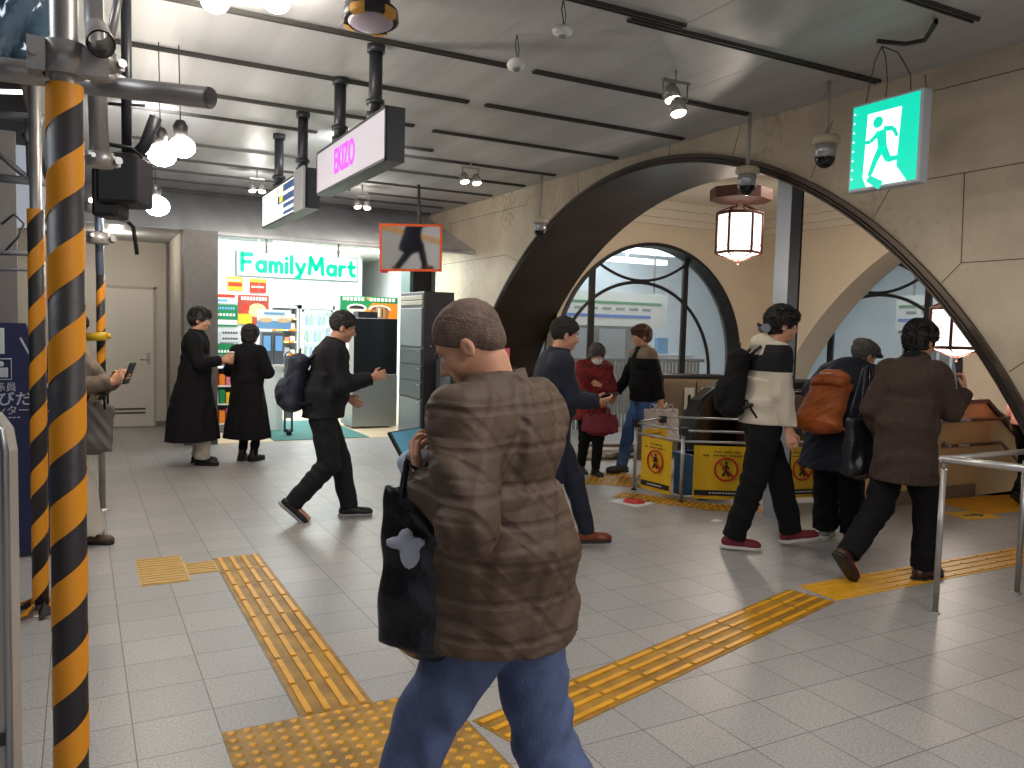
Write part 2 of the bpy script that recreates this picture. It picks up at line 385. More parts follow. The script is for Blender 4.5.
# inner glazed window in the back wall
M_wframe = mat('window_frame_black', srgb(38, 38, 40), .4, metal=.3)
M_glass = mat('window_glass', (.95, 1, 1), .02, alpha=.10, spec=.6)
def glazed(axis, plane, cu, cz, R, name, depth=.28, prefix=''):
    w = empty(name, (0, 0, 0), kind='structure')
    def P(u, z, q): return (q, u, z) if axis == 'X' else (u, q, z)
    b = MB(); o = arch_pts(cu, cz, R+.005, 48); i_ = arch_pts(cu, cz, R-.05, 48)
    for k in range(len(o)-1):
        a, c, d, e = o[k], o[k+1], i_[k+1], i_[k]
        for q in (plane-.03, plane+depth): b.add([P(*a, q), P(*c, q), P(*d, q), P(*e, q)], [(0, 1, 2, 3)])
        b.add([P(*e, plane-.03), P(*d, plane-.03), P(*d, plane+depth), P(*e, plane+depth)], [(0, 1, 2, 3)])
        b.add([P(*a, plane-.03), P(*c, plane-.03), P(*c, plane), P(*a, plane)], [(0, 1, 2, 3)])
    b.build('window_frame', M_wframe, w)
    q = plane+depth-.06
    for s in (-1, 1):
        u = cu-.13+s*R*.5; zt = cz+math.sqrt(R*R-(u-cu)**2)-.02
        b = MB(); b.box(P(u-.045, 0, q-.03), P(u+.045, zt, q+.03)); b.build('mullion', M_wframe, w)
    n = 32; r2 = R*.82; zc = cz-.25
    b = MB(); b.tube([P(cu-.13-r2*math.cos(PI*k/n), max(0.02, zc+r2*.98*math.sin(PI*k/n)), q) for k in range(n+1)], .028, 8); b.build('tracery_arch', M_wframe, w)
    top = zc+r2*.98
    b = MB(); h = .30
    b.tube([P(cu-.13+R*.5*s_, top+.03+h*(abs(s_)**2.0), q) for s_ in [k/10-1 for k in range(21)]], .024, 8); b.build('tracery_arch', M_wframe, w)
    b = MB(); g = arch_pts(cu, cz, R-.04, 48)
    pl = [P(u, z, q) for u, z in g]; b.prism(pl, P(0, 0, .008))
    b.build('pane', M_glass, w)
    return w
glazed('Y', YB, CXB, CZB, RB, 'window_1')
glazed('X', XR+.56, 8.6, 1.15, 1.71, 'window_2')
# thin filler behind the deep arch around window_2
pf = arch_pts(8.6, 1.15, 1.715, 48)
b = arch_wall('wall_far', XR+.55, 2.0, 10.4, 3.9, pf, None, .05, axis='X')
tag(b.build('wall_far', M_plaster), kind='structure')
# ---- platform hall behind the glass
M_pw = mat('platform_white', srgb(214, 226, 232), .6, noise=.05, nscale=2)
M_pg = mat('platform_grey', srgb(128, 136, 140), .6, noise=.2, nscale=6)
M_tube = mat('tube_light', (1, 1, 1), .5, emit=(.85, .95, 1), estr=3.5)
b = MB(); b.box((5.6, 14.2, 0), (16, 14.3, 4)); b.box((15.5, 2, 0), (15.6, 14.3, 4)); b.box((5.6, YB+.3, 3.85), (16, 14.3, 3.95)); b.box((XR+.7, 2, 3.85), (16, YB+.3, 3.95)); b.box((5.5, 11, 0), (5.6, 14.3, 4))
tag(b.build('wall_platform', M_pw), kind='structure')
b = MB(); b.box((XR+.6, 2, -.1), (16, 14.3, -.0)); tag(b.build('floor_platform', M_pg), kind='structure')
M_band = mat('route_band_board', srgb(206, 212, 210), .5); M_green = mat('route_green', srgb(60, 140, 96), .5); M_blue = mat('route_blue', srgb(60, 110, 190), .5)
def route_board(loc, rz, label):
    t = empty('route_board', loc, rz, label, 'sign')
    b = MB(); b.box((-1.6, -.05, 0), (1.6, .05, .62)); b.build('board', M_band, t)
    b = MB(); b.box((-1.55, -.058, .40), (1.45, -.05, .45)); b.build('green_stripe', M_green, t)
    b = MB(); b.box((-1.55, -.058, .15), (1.2, -.05, .21)); b.build('blue_stripe', M_blue, t)
    b = MB()
    for k in range(9): b.box((-1.4+.3*k, -.057, .29), (-1.2+.3*k, -.051, .34))
    b.build('small_print', M_pg, t)
    for s in (-1.3, 1.3):
        b = MB(); b.cyl((s, 0, .6), (s, 0, 3.85-loc[2]), .02); b.build('hanger', M_pg, t)
    return t
route_board((8.3, 12.3, 1.70), 0, 'long route board with a green and a blue stripe behind the round window')
route_board((13.0, 8.0, 1.75), -PI/2, 'route board with green and blue stripes seen through the right-hand window')
def lightbox(name, c, size, label):
    b = MB(); b.cbox(c, size); b.cbox((c[0], c[1], 3.45), (.03, .03, .80)); o = b.build(name, M_tube); tag(o, label, 'lamp', 'platform tube lamps'); return o
for (x, y) in ((7.4, 11.6), (9.4, 11.6), (7.4, 13.2), (9.6, 13.2)):
    o = lightbox('tube_lamp', (x, y, 3.02), (1.9, .16, .09), 'white tube lamp on the platform ceiling beyond the glass')
for (x, y) in ((12.2, 6.2), (12.2, 8.6), (13.8, 7.4)):
    o = lightbox('tube_lamp', (x, y, 3.02), (.16, 1.9, .09), 'white tube lamp on the platform ceiling beyond the glass')
# platform furniture seen through the glass
b = MB(); b.box((5.9, 12.9, 0), (9.9, 13.5, 1.95)); M_mach = mat('kiosk_grey', srgb(74, 78, 80), .45)
k = empty('platform_kiosk', (0, 0, 0), 0, 'long dark grey kiosk standing behind the round window', 'kiosk')
b.build('body', M_mach, k)
for i in range(4):
    b = MB(); b.box((6.55+.75*i, 12.88, .95), (7.15+.75*i, 12.90, 1.65)); b.build('panel', mat('kiosk_panel', srgb(128, 138, 144), .3), k)
b = MB(); b.box((6.0, 12.0, 0), (8.5, 12.06, 1.02))
t = empty('grille_fence', (0, 0, 0), 0, 'dark ribbed fence behind the round window, below the kiosk', 'fence')
b = MB()
for i in range(44): b.box((6.35+.075*i, 10.95, 0), (6.38+.075*i, 10.99, 1.12))
b.build('slats', M_mach, t); b = MB(); b.box((6.3, 10.93, 1.1), (9.7, 11.0, 1.15)); b.build('rail', M_wframe, t)
o = MB(); o.box((9.7, 12.4, 0), (10.7, 12.8, 1.15)); o.box((9.66, 12.36, 1.15), (10.74, 12.84, 1.19))
tag(o.build('counter', mat('counter_white', srgb(190, 200, 206), .4)), 'pale counter beyond the glass at the right end of the round window', 'counter')
o = MB(); o.box((9.9, 12.5, 1.19), (10.15, 12.6, 1.5)); tag(o.build('screen', mat('screen_blue', srgb(70, 150, 200), .4)), 'small light blue notice standing on the pale counter', 'notice')
o = MB(); o.box((14.0, 6.2, .9), (14.03, 8.4, 1.9)); tag(o.build('blue_banner', mat('banner_blue', srgb(120, 160, 210), .5)), 'light blue banner beyond the right-hand window', 'banner')
b = MB()
for i in range(20): b.box((13.6, 5.0+.25*i, 0), (13.65, 5.16+.25*i, 1.7))
b.box((13.58, 5, 1.7), (13.67, 10, 1.8)); tag(b.build('platform_rack', M_mach), 'dark slatted screen beyond the right-hand window', 'screen')
# ---- store end
M_col = mat('column_grey', srgb(98, 93, 90), .45, metal=.2, noise=.08, nscale=14)
M_alc = mat('alcove_wall', srgb(196, 188, 174), .7, noise=.03, nscale=1)
b = MB(); b.box((1.17, 10.93, 0), (1.57, 11.35, 2.73)); tag(b.build('trim_7', M_col), kind='structure')
b = MB(); b.box((1.165, 11.35, 0), (1.3, 12.75, 2.73)); tag(b.build('wall_alcove', M_alc), kind='structure')
b = MB(); b.box((1.15, 12.75, 0), (1.3, 13.1, 2.73)); tag(b.build('trim_8', M_col), kind='structure')
b = MB(); b.box((-3, 13.1, 0), (1.3, 13.2, 2.8)); tag(b.build('wall_back_alcove', M_alc), kind='structure')
b = MB(); b.box((-3, 13.07, 0), (.26, 13.1, .08)); b.box((1.0, 13.07, 0), (1.16, 13.1, .08)); tag(b.build('baseboard_alcove', mat('skirting', srgb(120, 112, 104), .6)), kind='structure')
d = empty('door_1', (0, 0, 0), kind='structure')
M_door = mat('door_cream', srgb(206, 199, 186), .45)
b = MB(); b.box((.29, 13.055, .01), (.97, 13.10, 2.03)); b.build('door_leaf', M_door, d)
b = MB(); b.box((.25, 13.07, 0), (.285, 13.12, 2.07)); b.box((.975, 13.07, 0), (1.01, 13.12, 2.07)); b.box((.25, 13.07, 2.035), (1.01, 13.12, 2.07)); b.build('door_frame', mat('door_frame', srgb(170, 162, 150), .5), d)
b = MB(); b.cyl((.90, 13.05, 1.0), (.90, 13.01, 1.0), .012); b.cyl((.91, 13.01, 1.0), (.79, 13.01, 1.0), .010); b.box((.875, 13.045, .93), (.925, 13.057, 1.1)); b.build('door_handle', mat('steel', srgb(170, 170, 172), .3, metal=.9), d)
b = MB(); b.box((.42, 13.045, .20), (.86, 13.056, .225)); b.box((.42, 13.045, .26), (.86, 13.056, .285)); b.build('door_vent', mat('vent_dark', srgb(60, 56, 50), .6), d)
# left side: hoarding and dark backdrop
M_hoard = mat('hoarding_grey', srgb(104, 102, 104), .7, noise=.06, nscale=3)
b = MB(); b.box((-2.6, 7.4, 0), (-.42, 7.46, 3.0)); tag(b.build('wall_hoarding', M_hoard), kind='structure')
b = MB(); b.box((-4.1, -4, 0), (-4, 13.2, 4)); tag(b.build('wall_left', M_dark), kind='structure')
# ============================================================ OBJECTS
def AT(x, y, d):                                 # world point seen at pixel x, y at depth d
    q = pxray(x, y)*(d/F_PX); return Vector((q.x, q.y, q.z+CAM_H))
M_steel = mat('steel', srgb(170, 170, 172), .3, metal=.9)
M_galv = mat('galvanised', srgb(172, 168, 164), .36, metal=.6, noise=.12, nscale=6)
M_black = mat('black_plastic', srgb(24, 24, 26), .45)
M_white = mat('white_paint', srgb(225, 225, 222), .5)
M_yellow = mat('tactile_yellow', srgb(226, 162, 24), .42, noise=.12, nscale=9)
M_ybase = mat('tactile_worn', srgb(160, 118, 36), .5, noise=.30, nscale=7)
M_yellowp = mat('tactile_pale', srgb(206, 166, 92), .45, noise=.06, nscale=12)
# chrome post in the great arch
t = empty('steel_post', (5.38, 5.06, 0), 0, 'tall square polished steel post standing in the great arch opening', 'post')
b = MB(); b.box((-.08, -.08, 0), (.045, .08, 2.94)); b.build('post_face', mat('brushed_steel', srgb(176, 182, 190), .30, metal=.85), t)
b = MB(); b.box((.045, -.083, 0), (.062, .083, 2.94)); b.build('edge_strip', mat('bronze_dark', srgb(60, 46, 40), .4, metal=.6), t)
# ---- tactile paving
def tactile(loc, rz, w, l, kind, label, m=M_yellow, group='tactile paving', tile=.3):
    """w along local x, l along local y; kind bars (along y) or dots"""
    t = empty('tactile_paving', (loc[0], loc[1], 0), rz, label, 'tactile paving', None)
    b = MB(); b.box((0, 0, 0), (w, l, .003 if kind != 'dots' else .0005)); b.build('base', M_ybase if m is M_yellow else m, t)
    b = MB()
    ny = max(1, round(l/tile)); nx = max(1, round(w/tile))
    if kind == 'bars':
        nb = 4*nx
        for j in range(ny):
            for i in range(nb):
                x = (i+.5)*w/nb; y0 = j*l/ny+.012; y1 = (j+1)*l/ny-.012
                b.prism([(x-.014, y0, .003), (x+.014, y0, .003), (x+.008, y0+.004, .008), (x-.008, y0+.004, .008)], (0, 0, 0)) if False else b.box((x-.013, y0, .003), (x+.013, y1, .008))
        b.build('raised_bars', m, t)
    elif kind == 'thin':
        nb = round(l/.055)
        for i in range(nb): b.box((.01, (i+.5)*l/nb-.012, .003), (w-.01, (i+.5)*l/nb+.012, .007))
        b.build('raised_bars', m, t)
    else:                                            # studs pressed out of one continuous sheet
        nx_, ny_ = round(w/.0075), round(l/.0075); px_, py_ = w/round(w/.06), l/round(l/.06); vs = []; fs = []; mi = []
        for j in range(ny_+1):
            for i in range(nx_+1):
                x, y = w*i/nx_, l*j/ny_; q = math.hypot((x % px_)-px_/2, (y % py_)-py_/2)
                seam = min(x % .3, .3-(x % .3), y % .3, .3-(y % .3)) < .003
                vs.append((x, y, .003+(.006 if q < .012 else max(0, .006*(1-(q-.012)/.007)))-(.002 if seam else 0)))
        for j in range(ny_):
            for i in range(nx_):
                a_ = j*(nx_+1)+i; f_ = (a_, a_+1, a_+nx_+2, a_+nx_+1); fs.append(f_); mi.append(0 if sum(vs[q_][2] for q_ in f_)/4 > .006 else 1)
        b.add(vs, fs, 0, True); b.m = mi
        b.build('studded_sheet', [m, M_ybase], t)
    return t
M_seamy = mat('tactile_seam', srgb(120, 84, 24), .6)
tactile((.776, 3.17), 0, .30, 2.10, 'bars', 'yellow bar paving strip running from the near dotted square towards the store')
tactile((.776, 5.27), 0, .30, .34, 'bars', 'far end of the yellow bar strip, beside the small pale square')
tactile((.59, 5.30), 0, .186, .26, 'thin', 'short pale ribbed paving piece joining the small square to the bar strip', M_yellowp)
tactile((.31, 5.17), 0, .28, .60, 'thin', 'small pale yellow ribbed square at the far left end of the paving', M_yellowp)
for k, (x, y) in enumerate([(.47+.3*i, 3.17-.3*(j+1)) for j in range(3) for i in range(3)]):
    pass
tactile((.47, 2.27), 0, .90, .90, 'dots', 'large yellow dotted paving square under the man in the brown quilted jacket')
a = math.atan2(3.535-2.86, 3.84-1.40)
tactile((1.385, 2.845), a-PI/2, .30, 2.62, 'bars', 'long yellow bar strip slanting right from the dotted square')
p0 = Vector((1.40, 2.86))
tactile((4.02, 3.57), -PI/2, .30, 4.2, 'bars', 'yellow bar strip running under the steel handrail to the right edge', mat('tactile_bright', srgb(226, 168, 42), .45, noise=.08, nscale=9))
tactile((7.35, 4.40), -.12, 1.1, .62, 'bars', 'yellow paving patch at the top of the stairs on the right', mat('tactile_bright', srgb(226, 168, 42), .45))
def flatquad(name, pts, m, z, th, label, cat, parent=None):
    b = MB(); q = [G(*p) for p in pts]; b.prism([(v.x, v.y, z) for v in q], (0, 0, th)); o = b.build(name, m, parent)
    if label: tag(o, label, cat)
    return o
c = sum((G(*p) for p in [(951, 513.3), (966, 511.3), (992.5, 517), (981.6, 520.5)]), Vector())/4
t = empty('floor_sticker', (c.x, c.y, 0), -.2, 'yellow floor sticker with a black arrow near the stairs', 'sticker')
b = MB(); b.box((-.21, -.15, .001), (.21, .15, .003)); b.build('sheet', mat('sticker_yellow', srgb(226, 180, 30), .5), t)
b = MB(); b.prism([(-.10, -.02, .003), (.04, -.02, .003), (.04, -.07, .003), (.13, 0, .003), (.04, .07, .003), (.04, .02, .003), (-.10, .02, .003)], (0, 0, .001)); b.build('arrow', M_black, t)
# sheets of paving beneath the barrier
ang = math.atan2(-1.0, .45)
t1 = tactile((4.60, 6.98), -.72, .62, .78, 'dots', 'yellow dotted paving patch beside the woman in red')
t2 = tactile((4.50, 6.30), -1.02, .95, .30, 'dots', 'yellow dotted paving strip under the left end of the folding barrier')
t3 = tactile((4.98, 5.50), -.60, .85, .30, 'dots', 'yellow dotted paving strip under the front of the folding barrier')
c = G(634, 502)
t = empty('floor_notice', (c.x, c.y, 0), .3, 'white floor notice with a red ring in front of the folding barrier', 'notice')
b = MB(); b.box((-.17, -.16, .001), (.17, .16, .003)); b.build('sheet', M_white, t)
b = MB(); b.tube([(.09*math.cos(q), .09*math.sin(q), .004) for q in [PI*k/12 for k in range(24)]], .014, 6, closed=True); b.cyl((-.06, .06, .004), (.06, -.06, .004), .012, n=6); b.build('red_ring', mat('sign_red', srgb(196, 44, 34), .5), t)
b = MB(); b.box((-.05, -.04, 0), (.05, .03, .006)); o = b.build('paper_scrap', M_white); o.location = G(716, 521); o.rotation_euler = (0, 0, .4); tag(o, 'small white scrap of paper on the floor by the barrier', 'litter')
# ---- steel handrail at the right
t = empty('handrail', (4.36, 2.88, 0), 0, 'satin steel handrail with round posts at the right edge', 'handrail')
RZ = .905
b = MB(); b.tube([(.0, 0, RZ), (1.6, .03, RZ)], .017, 12); b.build('top_rail', M_galv, t)
b = MB(); b.tube([(0, 0, RZ), (.14, -.36, RZ), (.50, -1.3, RZ)], .021, 12); b.sph((0, 0, RZ), .021); b.build('top_rail', mat('bright_rail', srgb(205, 206, 208), .3, metal=.7), t)
for (x, y) in ((.02, 0), (.86, .015), (.48, -1.25)):
    b = MB(); b.cyl((x, y, 0), (x, y, RZ-.06), .017); b.cyl((x, y, RZ-.06), (x, y, RZ), .010); b.lathe([(.03, 0), (.028, .006), (.018, .01)], (x, y, 0)); b.build('post', M_galv, t)
# ---- parapet beside the stairs
M_para = mat('parapet_cream', srgb(214, 176, 116), .6, noise=.08, nscale=3)
M_cap = mat('cap_brown', srgb(62, 44, 36), .5)
t = empty('stair_parapet', (0, 0, 0), 0, 'cream stone stair parapet with a dark brown coping right of the arch', 'parapet')
b = MB(); b.prism([(6.55, 5.0, 0), (8.10, 5.0, 0), (8.35, 5.0, -.2), (11.2, 5.0, -2.2), (11.2, 5.0, -1.05), (8.6, 5.0, .82), (8.25, 5.0, .96), (6.55, 5.0, .96)], (0, .22, 0)); b.build('wall_body', M_para, t)
b = MB(); b.box((6.5, 4.96, .96), (8.22, 5.26, 1.0)); b.prism([(8.22, 4.96, .96), (8.22, 4.96, 1.0), (11.2, 4.96, -1.0), (11.2, 4.96, -1.05)], (0, .30, 0)); b.build('coping', M_cap, t)
b = MB(); b.box((6.5, 4.97, 0), (8.1, 5.0, .13)); b.build('base_course', mat('base_course', srgb(132, 112, 90), .6), t)
for k, z in enumerate((.80, .55)):
    r = empty('stair_handrail', (7.55, 4.92, z), 0, ('upper' if k == 0 else 'lower')+' bronze tube handrail fixed to the cream stair parapet', 'handrail')
    b = MB(); b.tube([(0, 0, 0), (1.05 if k == 0 else .85, 0, 0), (3.2, 0, -1.5)], .018, 10); b.build('tube', mat('rail_bronze', srgb(112, 84, 66), .35, metal=.6), r)
    b = MB(); b.cyl((.02, 0, 0), (.02, .08, 0), .014); b.lathe([(.035, 0), (.03, .012)], (.02, .068, 0), axis=(0, 1, 0)); b.sph((-.01, 0, 0), .022); b.build('bracket', M_steel, r)
    b = MB(); b.cyl((.12, 0, 0), (.30, 0, 0), .0195); b.build('braille_plate', M_steel, r)
# ---- folding barrier with yellow banners
M_ban = mat('banner_yellow', srgb(226, 182, 18), .55, bump=.15, bscale=6)
M_red = mat('sign_red', srgb(196, 44, 34), .5)
bp = [(4.93, 6.52), (4.98, 5.86), (6.02, 5.38), (6.75, 5.15)]
M_alu = mat('aluminium', srgb(172, 174, 178), .35, metal=.6)
def banner(parent, a, c, z0=.10, z1=.66, off=.03, flip=False):
    a = Vector((*a, 0)); c = Vector((*c, 0)); d = (c-a); L = d.length; rz = math.atan2(d.y, d.x)
    n = empty('banner', (a.x, a.y, 0), rz); n.parent = parent
    b = MB(); seg = 10; 
    vs = []; 
    for i in range(seg+1):
        x = L*i/seg; w = .008*math.sin(i*1.3)
        vs += [(x, -off+w, z0), (x, -off+w, z1), (x, -off+w+.004, z0), (x, -off+w+.004, z1)]
    fs = []
    for i in range(seg):
        p = 4*i; q = p+4; fs += [(p, q, q+1, p+1), (p+2, p+3, q+3, q+2), (p+1, q+1, q+3, p+3), (p, p+2, q+2, q)]
    fs += [(0, 1, 3, 2), (4*seg, 4*seg+2, 4*seg+3, 4*seg+1)]
    b.add(vs, fs); b.build('cloth', M_ban, n)
    y = -off-.012; cx = L/2; cz = z0+.32*(z1-z0)/.56+.0; R = min(.105, L*.28)
    b = MB(); b.tube([(cx+R*math.cos(q), y, cz+R*math.sin(q)) for q in [PI*k/16 for k in range(32)]], .009, 6, closed=True)
    b.cyl((cx-R*.7, y, cz+R*.7), (cx+R*.7, y, cz-R*.7), .008, n=6); b.build('prohibition_ring', M_red, n)
    b = MB(); k = R/.105
    b.sph((cx, y+.004, cz+.062*k), .013*k, 10, sc=(1, .3, 1))
    for (p, q, r) in [((.0, .045), (.0, -.01), .013), ((0, -.01), (-.03, -.065), .009), ((0, -.01), (.028, -.065), .009), ((0, .04), (-.032, .0), .006), ((0, .04), (.03, .005), .006)]:
        b.cyl((cx+p[0]*k, y+.004, cz+p[1]*k), (cx+q[0]*k, y+.004, cz+q[1]*k), r*k, n=8)
    b.build('walker_figure', M_black, n)
    b = MB(); b.box((.012, y+.004, z0+.035), (L-.012, y+.006, z0+.085)); b.build('black_band', M_black, n)
    b = MB()
    for r_, (zz, x0, x1) in enumerate(((z1-.05, .28, .72), (z1-.085, .14, .86))):
        nn = 14
        for i in range(nn):
            if (i*7+r_) % 5 == 0: continue
            xa = L*(x0+(x1-x0)*i/nn); xb = L*(x0+(x1-x0)*(i+.75)/nn)
            b.box((xa, y+.004, zz-.009), (xb, y+.006, zz+.004)); 
    for i in range(10): b.box((L*(.25+.05*i), y+.002, z0+.055), (L*(.25+.05*i+.035), y+.0035, z0+.065), 1)
    b.build('print', [mat('print_brown', srgb(120, 92, 20), .6), M_white], n)
    return n
t = empty('folding_barrier', (0, 0, 0), 0, 'folding aluminium barrier hung with yellow no-entry banners around the work area', 'barrier')
posts = [(4.93, 6.52), (4.98, 5.86), (5.60, 5.50), (6.05, 5.47), (6.42, 5.35), (5.45, 6.75)]
for i, (x, y) in enumerate(posts):
    b = MB(); b.cyl((x, y, 0), (x, y, .71), .017); b.box((x-.03, y-.03, .64), (x+.03, y+.03, .71), 1); b.lathe([(.03, 0), (.02, .02)], (x, y, 0), mi=1); b.build('post', [M_alu, M_black], t)
def rail(a, c, z0, z1=None, r=.011):
    b = MB(); b.cyl((a[0], a[1], z0), (c[0], c[1], z0 if z1 is None else z1), r, n=10); b.build('rail', M_alu, t)
for a_, c_ in zip(posts[:4], posts[1:5]):
    for z in (.06, .58, .68): rail(a_, c_, z)
rail(posts[5], posts[0], .69); rail(posts[5], posts[0], .1); rail(posts[5], (6.2, 6.3), .70); rail((6.2, 6.3), posts[4], .69)
banner(t, (4.945, 6.40), (4.975, 5.98), .05, .56)
banner(t, (5.06, 5.80), (5.58, 5.50), .05, .55)
banner(t, (5.80, 5.50), (6.36, 5.39), .05, .54)
banner(t, (5.05, 6.6), (5.45, 6.70), .08, .60)
# work gear inside the barrier
b = MB(); b.bbox((5.20, 5.85, 0), (5.62, 6.25, .42), .02); b.box((5.19, 5.84, .38), (5.63, 6.26, .42))
tag(b.build('blue_crate', mat('crate_blue', srgb(30, 84, 140), .5)), 'blue plastic crate on the floor inside the folding barrier', 'crate')
# ---- escalator hoods behind the barrier
M_esc = mat('escalator_panel', srgb(136, 118, 98), .4, metal=.35, noise=.05, nscale=3)
M_rub = mat('rubber_rail', srgb(20, 20, 22), .3)
t = empty('escalator', (0, 0, 0), 0, 'bronze-grey escalator end panel with a black handrail below the round window', 'escalator')
b = MB(); pl = [(6.15, 0), (8.1, 0), (8.1, .55), (8.0, .80), (7.8, .95), (7.4, 1.0), (6.4, 1.02), (6.15, .98)]
b.prism([(x, 8.0, z) for x, z in pl], (0, .12, 0)); b.build('side_panel', M_esc, t)
b = MB(); b.tube([(6.1, 8.06, 1.0), (6.4, 8.06, 1.05), (7.4, 8.06, 1.03), (7.82, 8.06, .98), (8.05, 8.06, .82), (8.15, 8.06, .55), (8.15, 8.06, .1)], .04, 10); b.build('handrail_belt', M_rub, t)
b = MB(); b.box((6.98, 7.992, .2), (6.99, 8.0, .98)); b.build('joint', M_black, t)
for x0 in (6.78, 7.06):
    b = MB(); b.box((x0, 7.985, .62), (x0+.16, 7.995, .90)); nt_ = b.build('notice_plate', mat('notice_grey', srgb(190, 184, 174), .5), t)
    b = MB(); b.sph((x0+.08, 7.983, .79), .028, 10, sc=(1, .2, 1)); b.box((x0+.055, 7.98, .68), (x0+.105, 7.986, .77)); b.build('pictogram', M_black, nt_)
M_escb = mat('escalator_black', srgb(34, 28, 26), .22, metal=.4)
t = empty('escalator', (0, 0, 0), 0, 'black glossy escalator hood with a rounded end behind the young man in the pale fleece', 'escalator')
b = MB(); pl = [(6.02, 0), (6.0, .35), (6.04, .62), (6.16, .84), (6.36, .98), (6.62, 1.05), (8.2, 1.02), (8.2, 0)]
b.prism([(x, 6.9, z) for x, z in pl], (0, .25, 0)); b.build('side_panel', M_escb, t)
b = MB(); b.tube([(x-.02 if i < 4 else x, 6.9, z+.02 if i > 2 else z) for i, (x, z) in enumerate(pl[:7])], .035, 10); b.build('handrail_belt', mat('belt_sheen', srgb(40, 40, 44), .2), t)
t = empty('escalator', (0, 0, 0), 0, 'dark brown escalator balustrade right of the steel post', 'escalator')
b = MB(); b.box((6.5, 6.62, 0), (8.6, 6.75, .92)); b.build('side_panel', mat('escalator_brown', srgb(58, 38, 30), .35, metal=.2), t)
b = MB(); b.tube([(6.4, 6.68, .95), (8.6, 6.68, .95)], .03, 8); b.build('handrail_belt', M_rub, t)
# ladder and boards lying behind the woman in red
b = MB()
for i in range(2): b.box((5.6, 8.3+.25*i, .05+.04*i), (6.6, 8.36+.25*i, .09+.04*i), 0, Matrix.Rotation(.5-.9*i, 3, 'Z'), (6.1, 8.4, .1))
b.box((5.5, 8.2, 0), (6.8, 8.7, .04), 0); tag(b.build('stacked_boards', mat('board_wood', srgb(150, 128, 104), .6)), 'pale boards lying on the floor behind the woman in red', 'boards')

# ---- store
M_store = mat('store_white', srgb(226, 230, 230), .6)
M_sfloor = mat('store_floor', srgb(206, 188, 158), .4, noise=.04, nscale=5)
b = MB(); b.box((1.57, 10.95, -.05), (5.2, 16.5, .004)); tag(b.build('floor_store', M_sfloor), kind='structure')
b = MB(); b.box((1.35, 16.45, 0), (5.6, 16.55, 3.0)); tag(b.build('wall_store_back', M_store), kind='structure')
b = MB(); b.box((1.35, 11.35, 0), (1.45, 16.5, 2.87)); tag(b.build('wall_store_left', M_store), kind='structure')
b = MB(); b.box((5.15, 12.9, 0), (5.25, 16.5, 3.0)); b.box((4.58, 14.6, 0), (4.63, 16.46, 2.89)); tag(b.build('wall_store_right', M_store), kind='structure')
b = MB(); b.box((1.35, 11.36, 2.86), (5.19, 16.5, 2.884)); tag(b.build('ceiling_store', M_store), kind='structure')
M_lamp = mat('store_tube', (1, 1, 1), .5, emit=(.93, 1, .98), estr=5)
for (x0, y0, x1, y1) in ((2.0, 11.7, 4.9, 12.0), (2.0, 13.1, 4.6, 13.4), (2.0, 14.6, 4.4, 14.9)):
    t = empty('ceiling_lamp', ((x0+x1)/2, y0+.15, 2.88), 0, 'long white strip lamp on the store ceiling', 'lamp', 'store ceiling strip lamps')
    w = (x1-x0)/2
    b = MB(); b.box((-w-.03, -.19, -.03), (w+.03, .19, 0)); b.build('housing', M_white, t); b = MB(); b.box((-w, -.15, -.055), (w, .15, -.03)); b.build('tube', M_lamp, t)
# lit fascia sign
t = empty('store_sign', (2.625, 11.05, 2.35), 0, 'lit white fascia sign with green store lettering FamilyMart', 'sign')
b = MB(); b.box((-.82, 0, -.17), (.82, .10, .165)); b.build('sign_box', mat('fascia_frame', srgb(150, 190, 180), .4), t)
b = MB(); b.box((-.80, -.006, -.15), (.80, 0, .15)); b.build('sign_face', mat('fascia_face', (1, 1, 1), .4, emit=(.86, 1, .97), estr=1.4), t)
M_fg = mat('fascia_green', srgb(0, 180, 145), .4, emit=srgb(0, 220, 176), estr=.80)
ring_ = [(.22+.22*math.cos(q*PI/8), .29+.29*math.sin(q*PI/8)) for q in range(17)]
GL = {'F': (.50, [[(0, 0), (0, 1)], [(0, .96), (.50, .96)], [(0, .52), (.42, .52)]]), 'a': (.44, [ring_, [(.44, 0), (.44, .58)]]),
      'm': (.60, [[(0, 0), (0, .58)], [(0, .40), (.05, .52), (.15, .58), (.25, .52), (.30, .40), (.30, 0)], [(.30, .40), (.35, .52), (.45, .58), (.55, .52), (.60, .40), (.60, 0)]]),
      'i': (0, [[(0, 0), (0, .56)], [(0, .84), (0, .88)]]), 'l': (0, [[(0, 0), (0, .98)]]), 'y': (.44, [[(0, .58), (.22, .04)], [(.44, .58), (.14, -.26), (0, -.28)]]),
      'M': (.76, [[(0, 0), (.07, 1)], [(.07, 1), (.38, .28)], [(.38, .28), (.69, 1)], [(.69, 1), (.76, 0)]]), 'r': (.26, [[(0, 0), (0, .58)], [(0, .36), (.08, .53), (.26, .57)]]),
      't': (.32, [[(.10, .86), (.10, .14), (.18, .03), (.32, .03)], [(-.04, .57), (.30, .57)]])}
def stroke_letter(ch, x0, z0, sx, sz, wd, m, parent):
    b = MB()
    for st in GL[ch][1]:
        for k in range(len(st)-1):
            p = Vector((x0+st[k][0]*sx, z0+st[k][1]*sz)); q = Vector((x0+st[k+1][0]*sx, z0+st[k+1][1]*sz)); d = (q-p).normalized(); n = Vector((-d.y, d.x))*wd
            poly = [p+n, p-d*wd*.7+n*.7, p-d*wd, p-d*wd*.7-n*.7, p-n, q-n, q+d*wd*.7-n*.7, q+d*wd, q+d*wd*.7+n*.7, q+n]
            b.prism([(v.x, -.012-.0001*k, v.y) for v in poly], (0, .008, 0))
    b.build('letter_'+ch, m, parent)
x_ = -.74
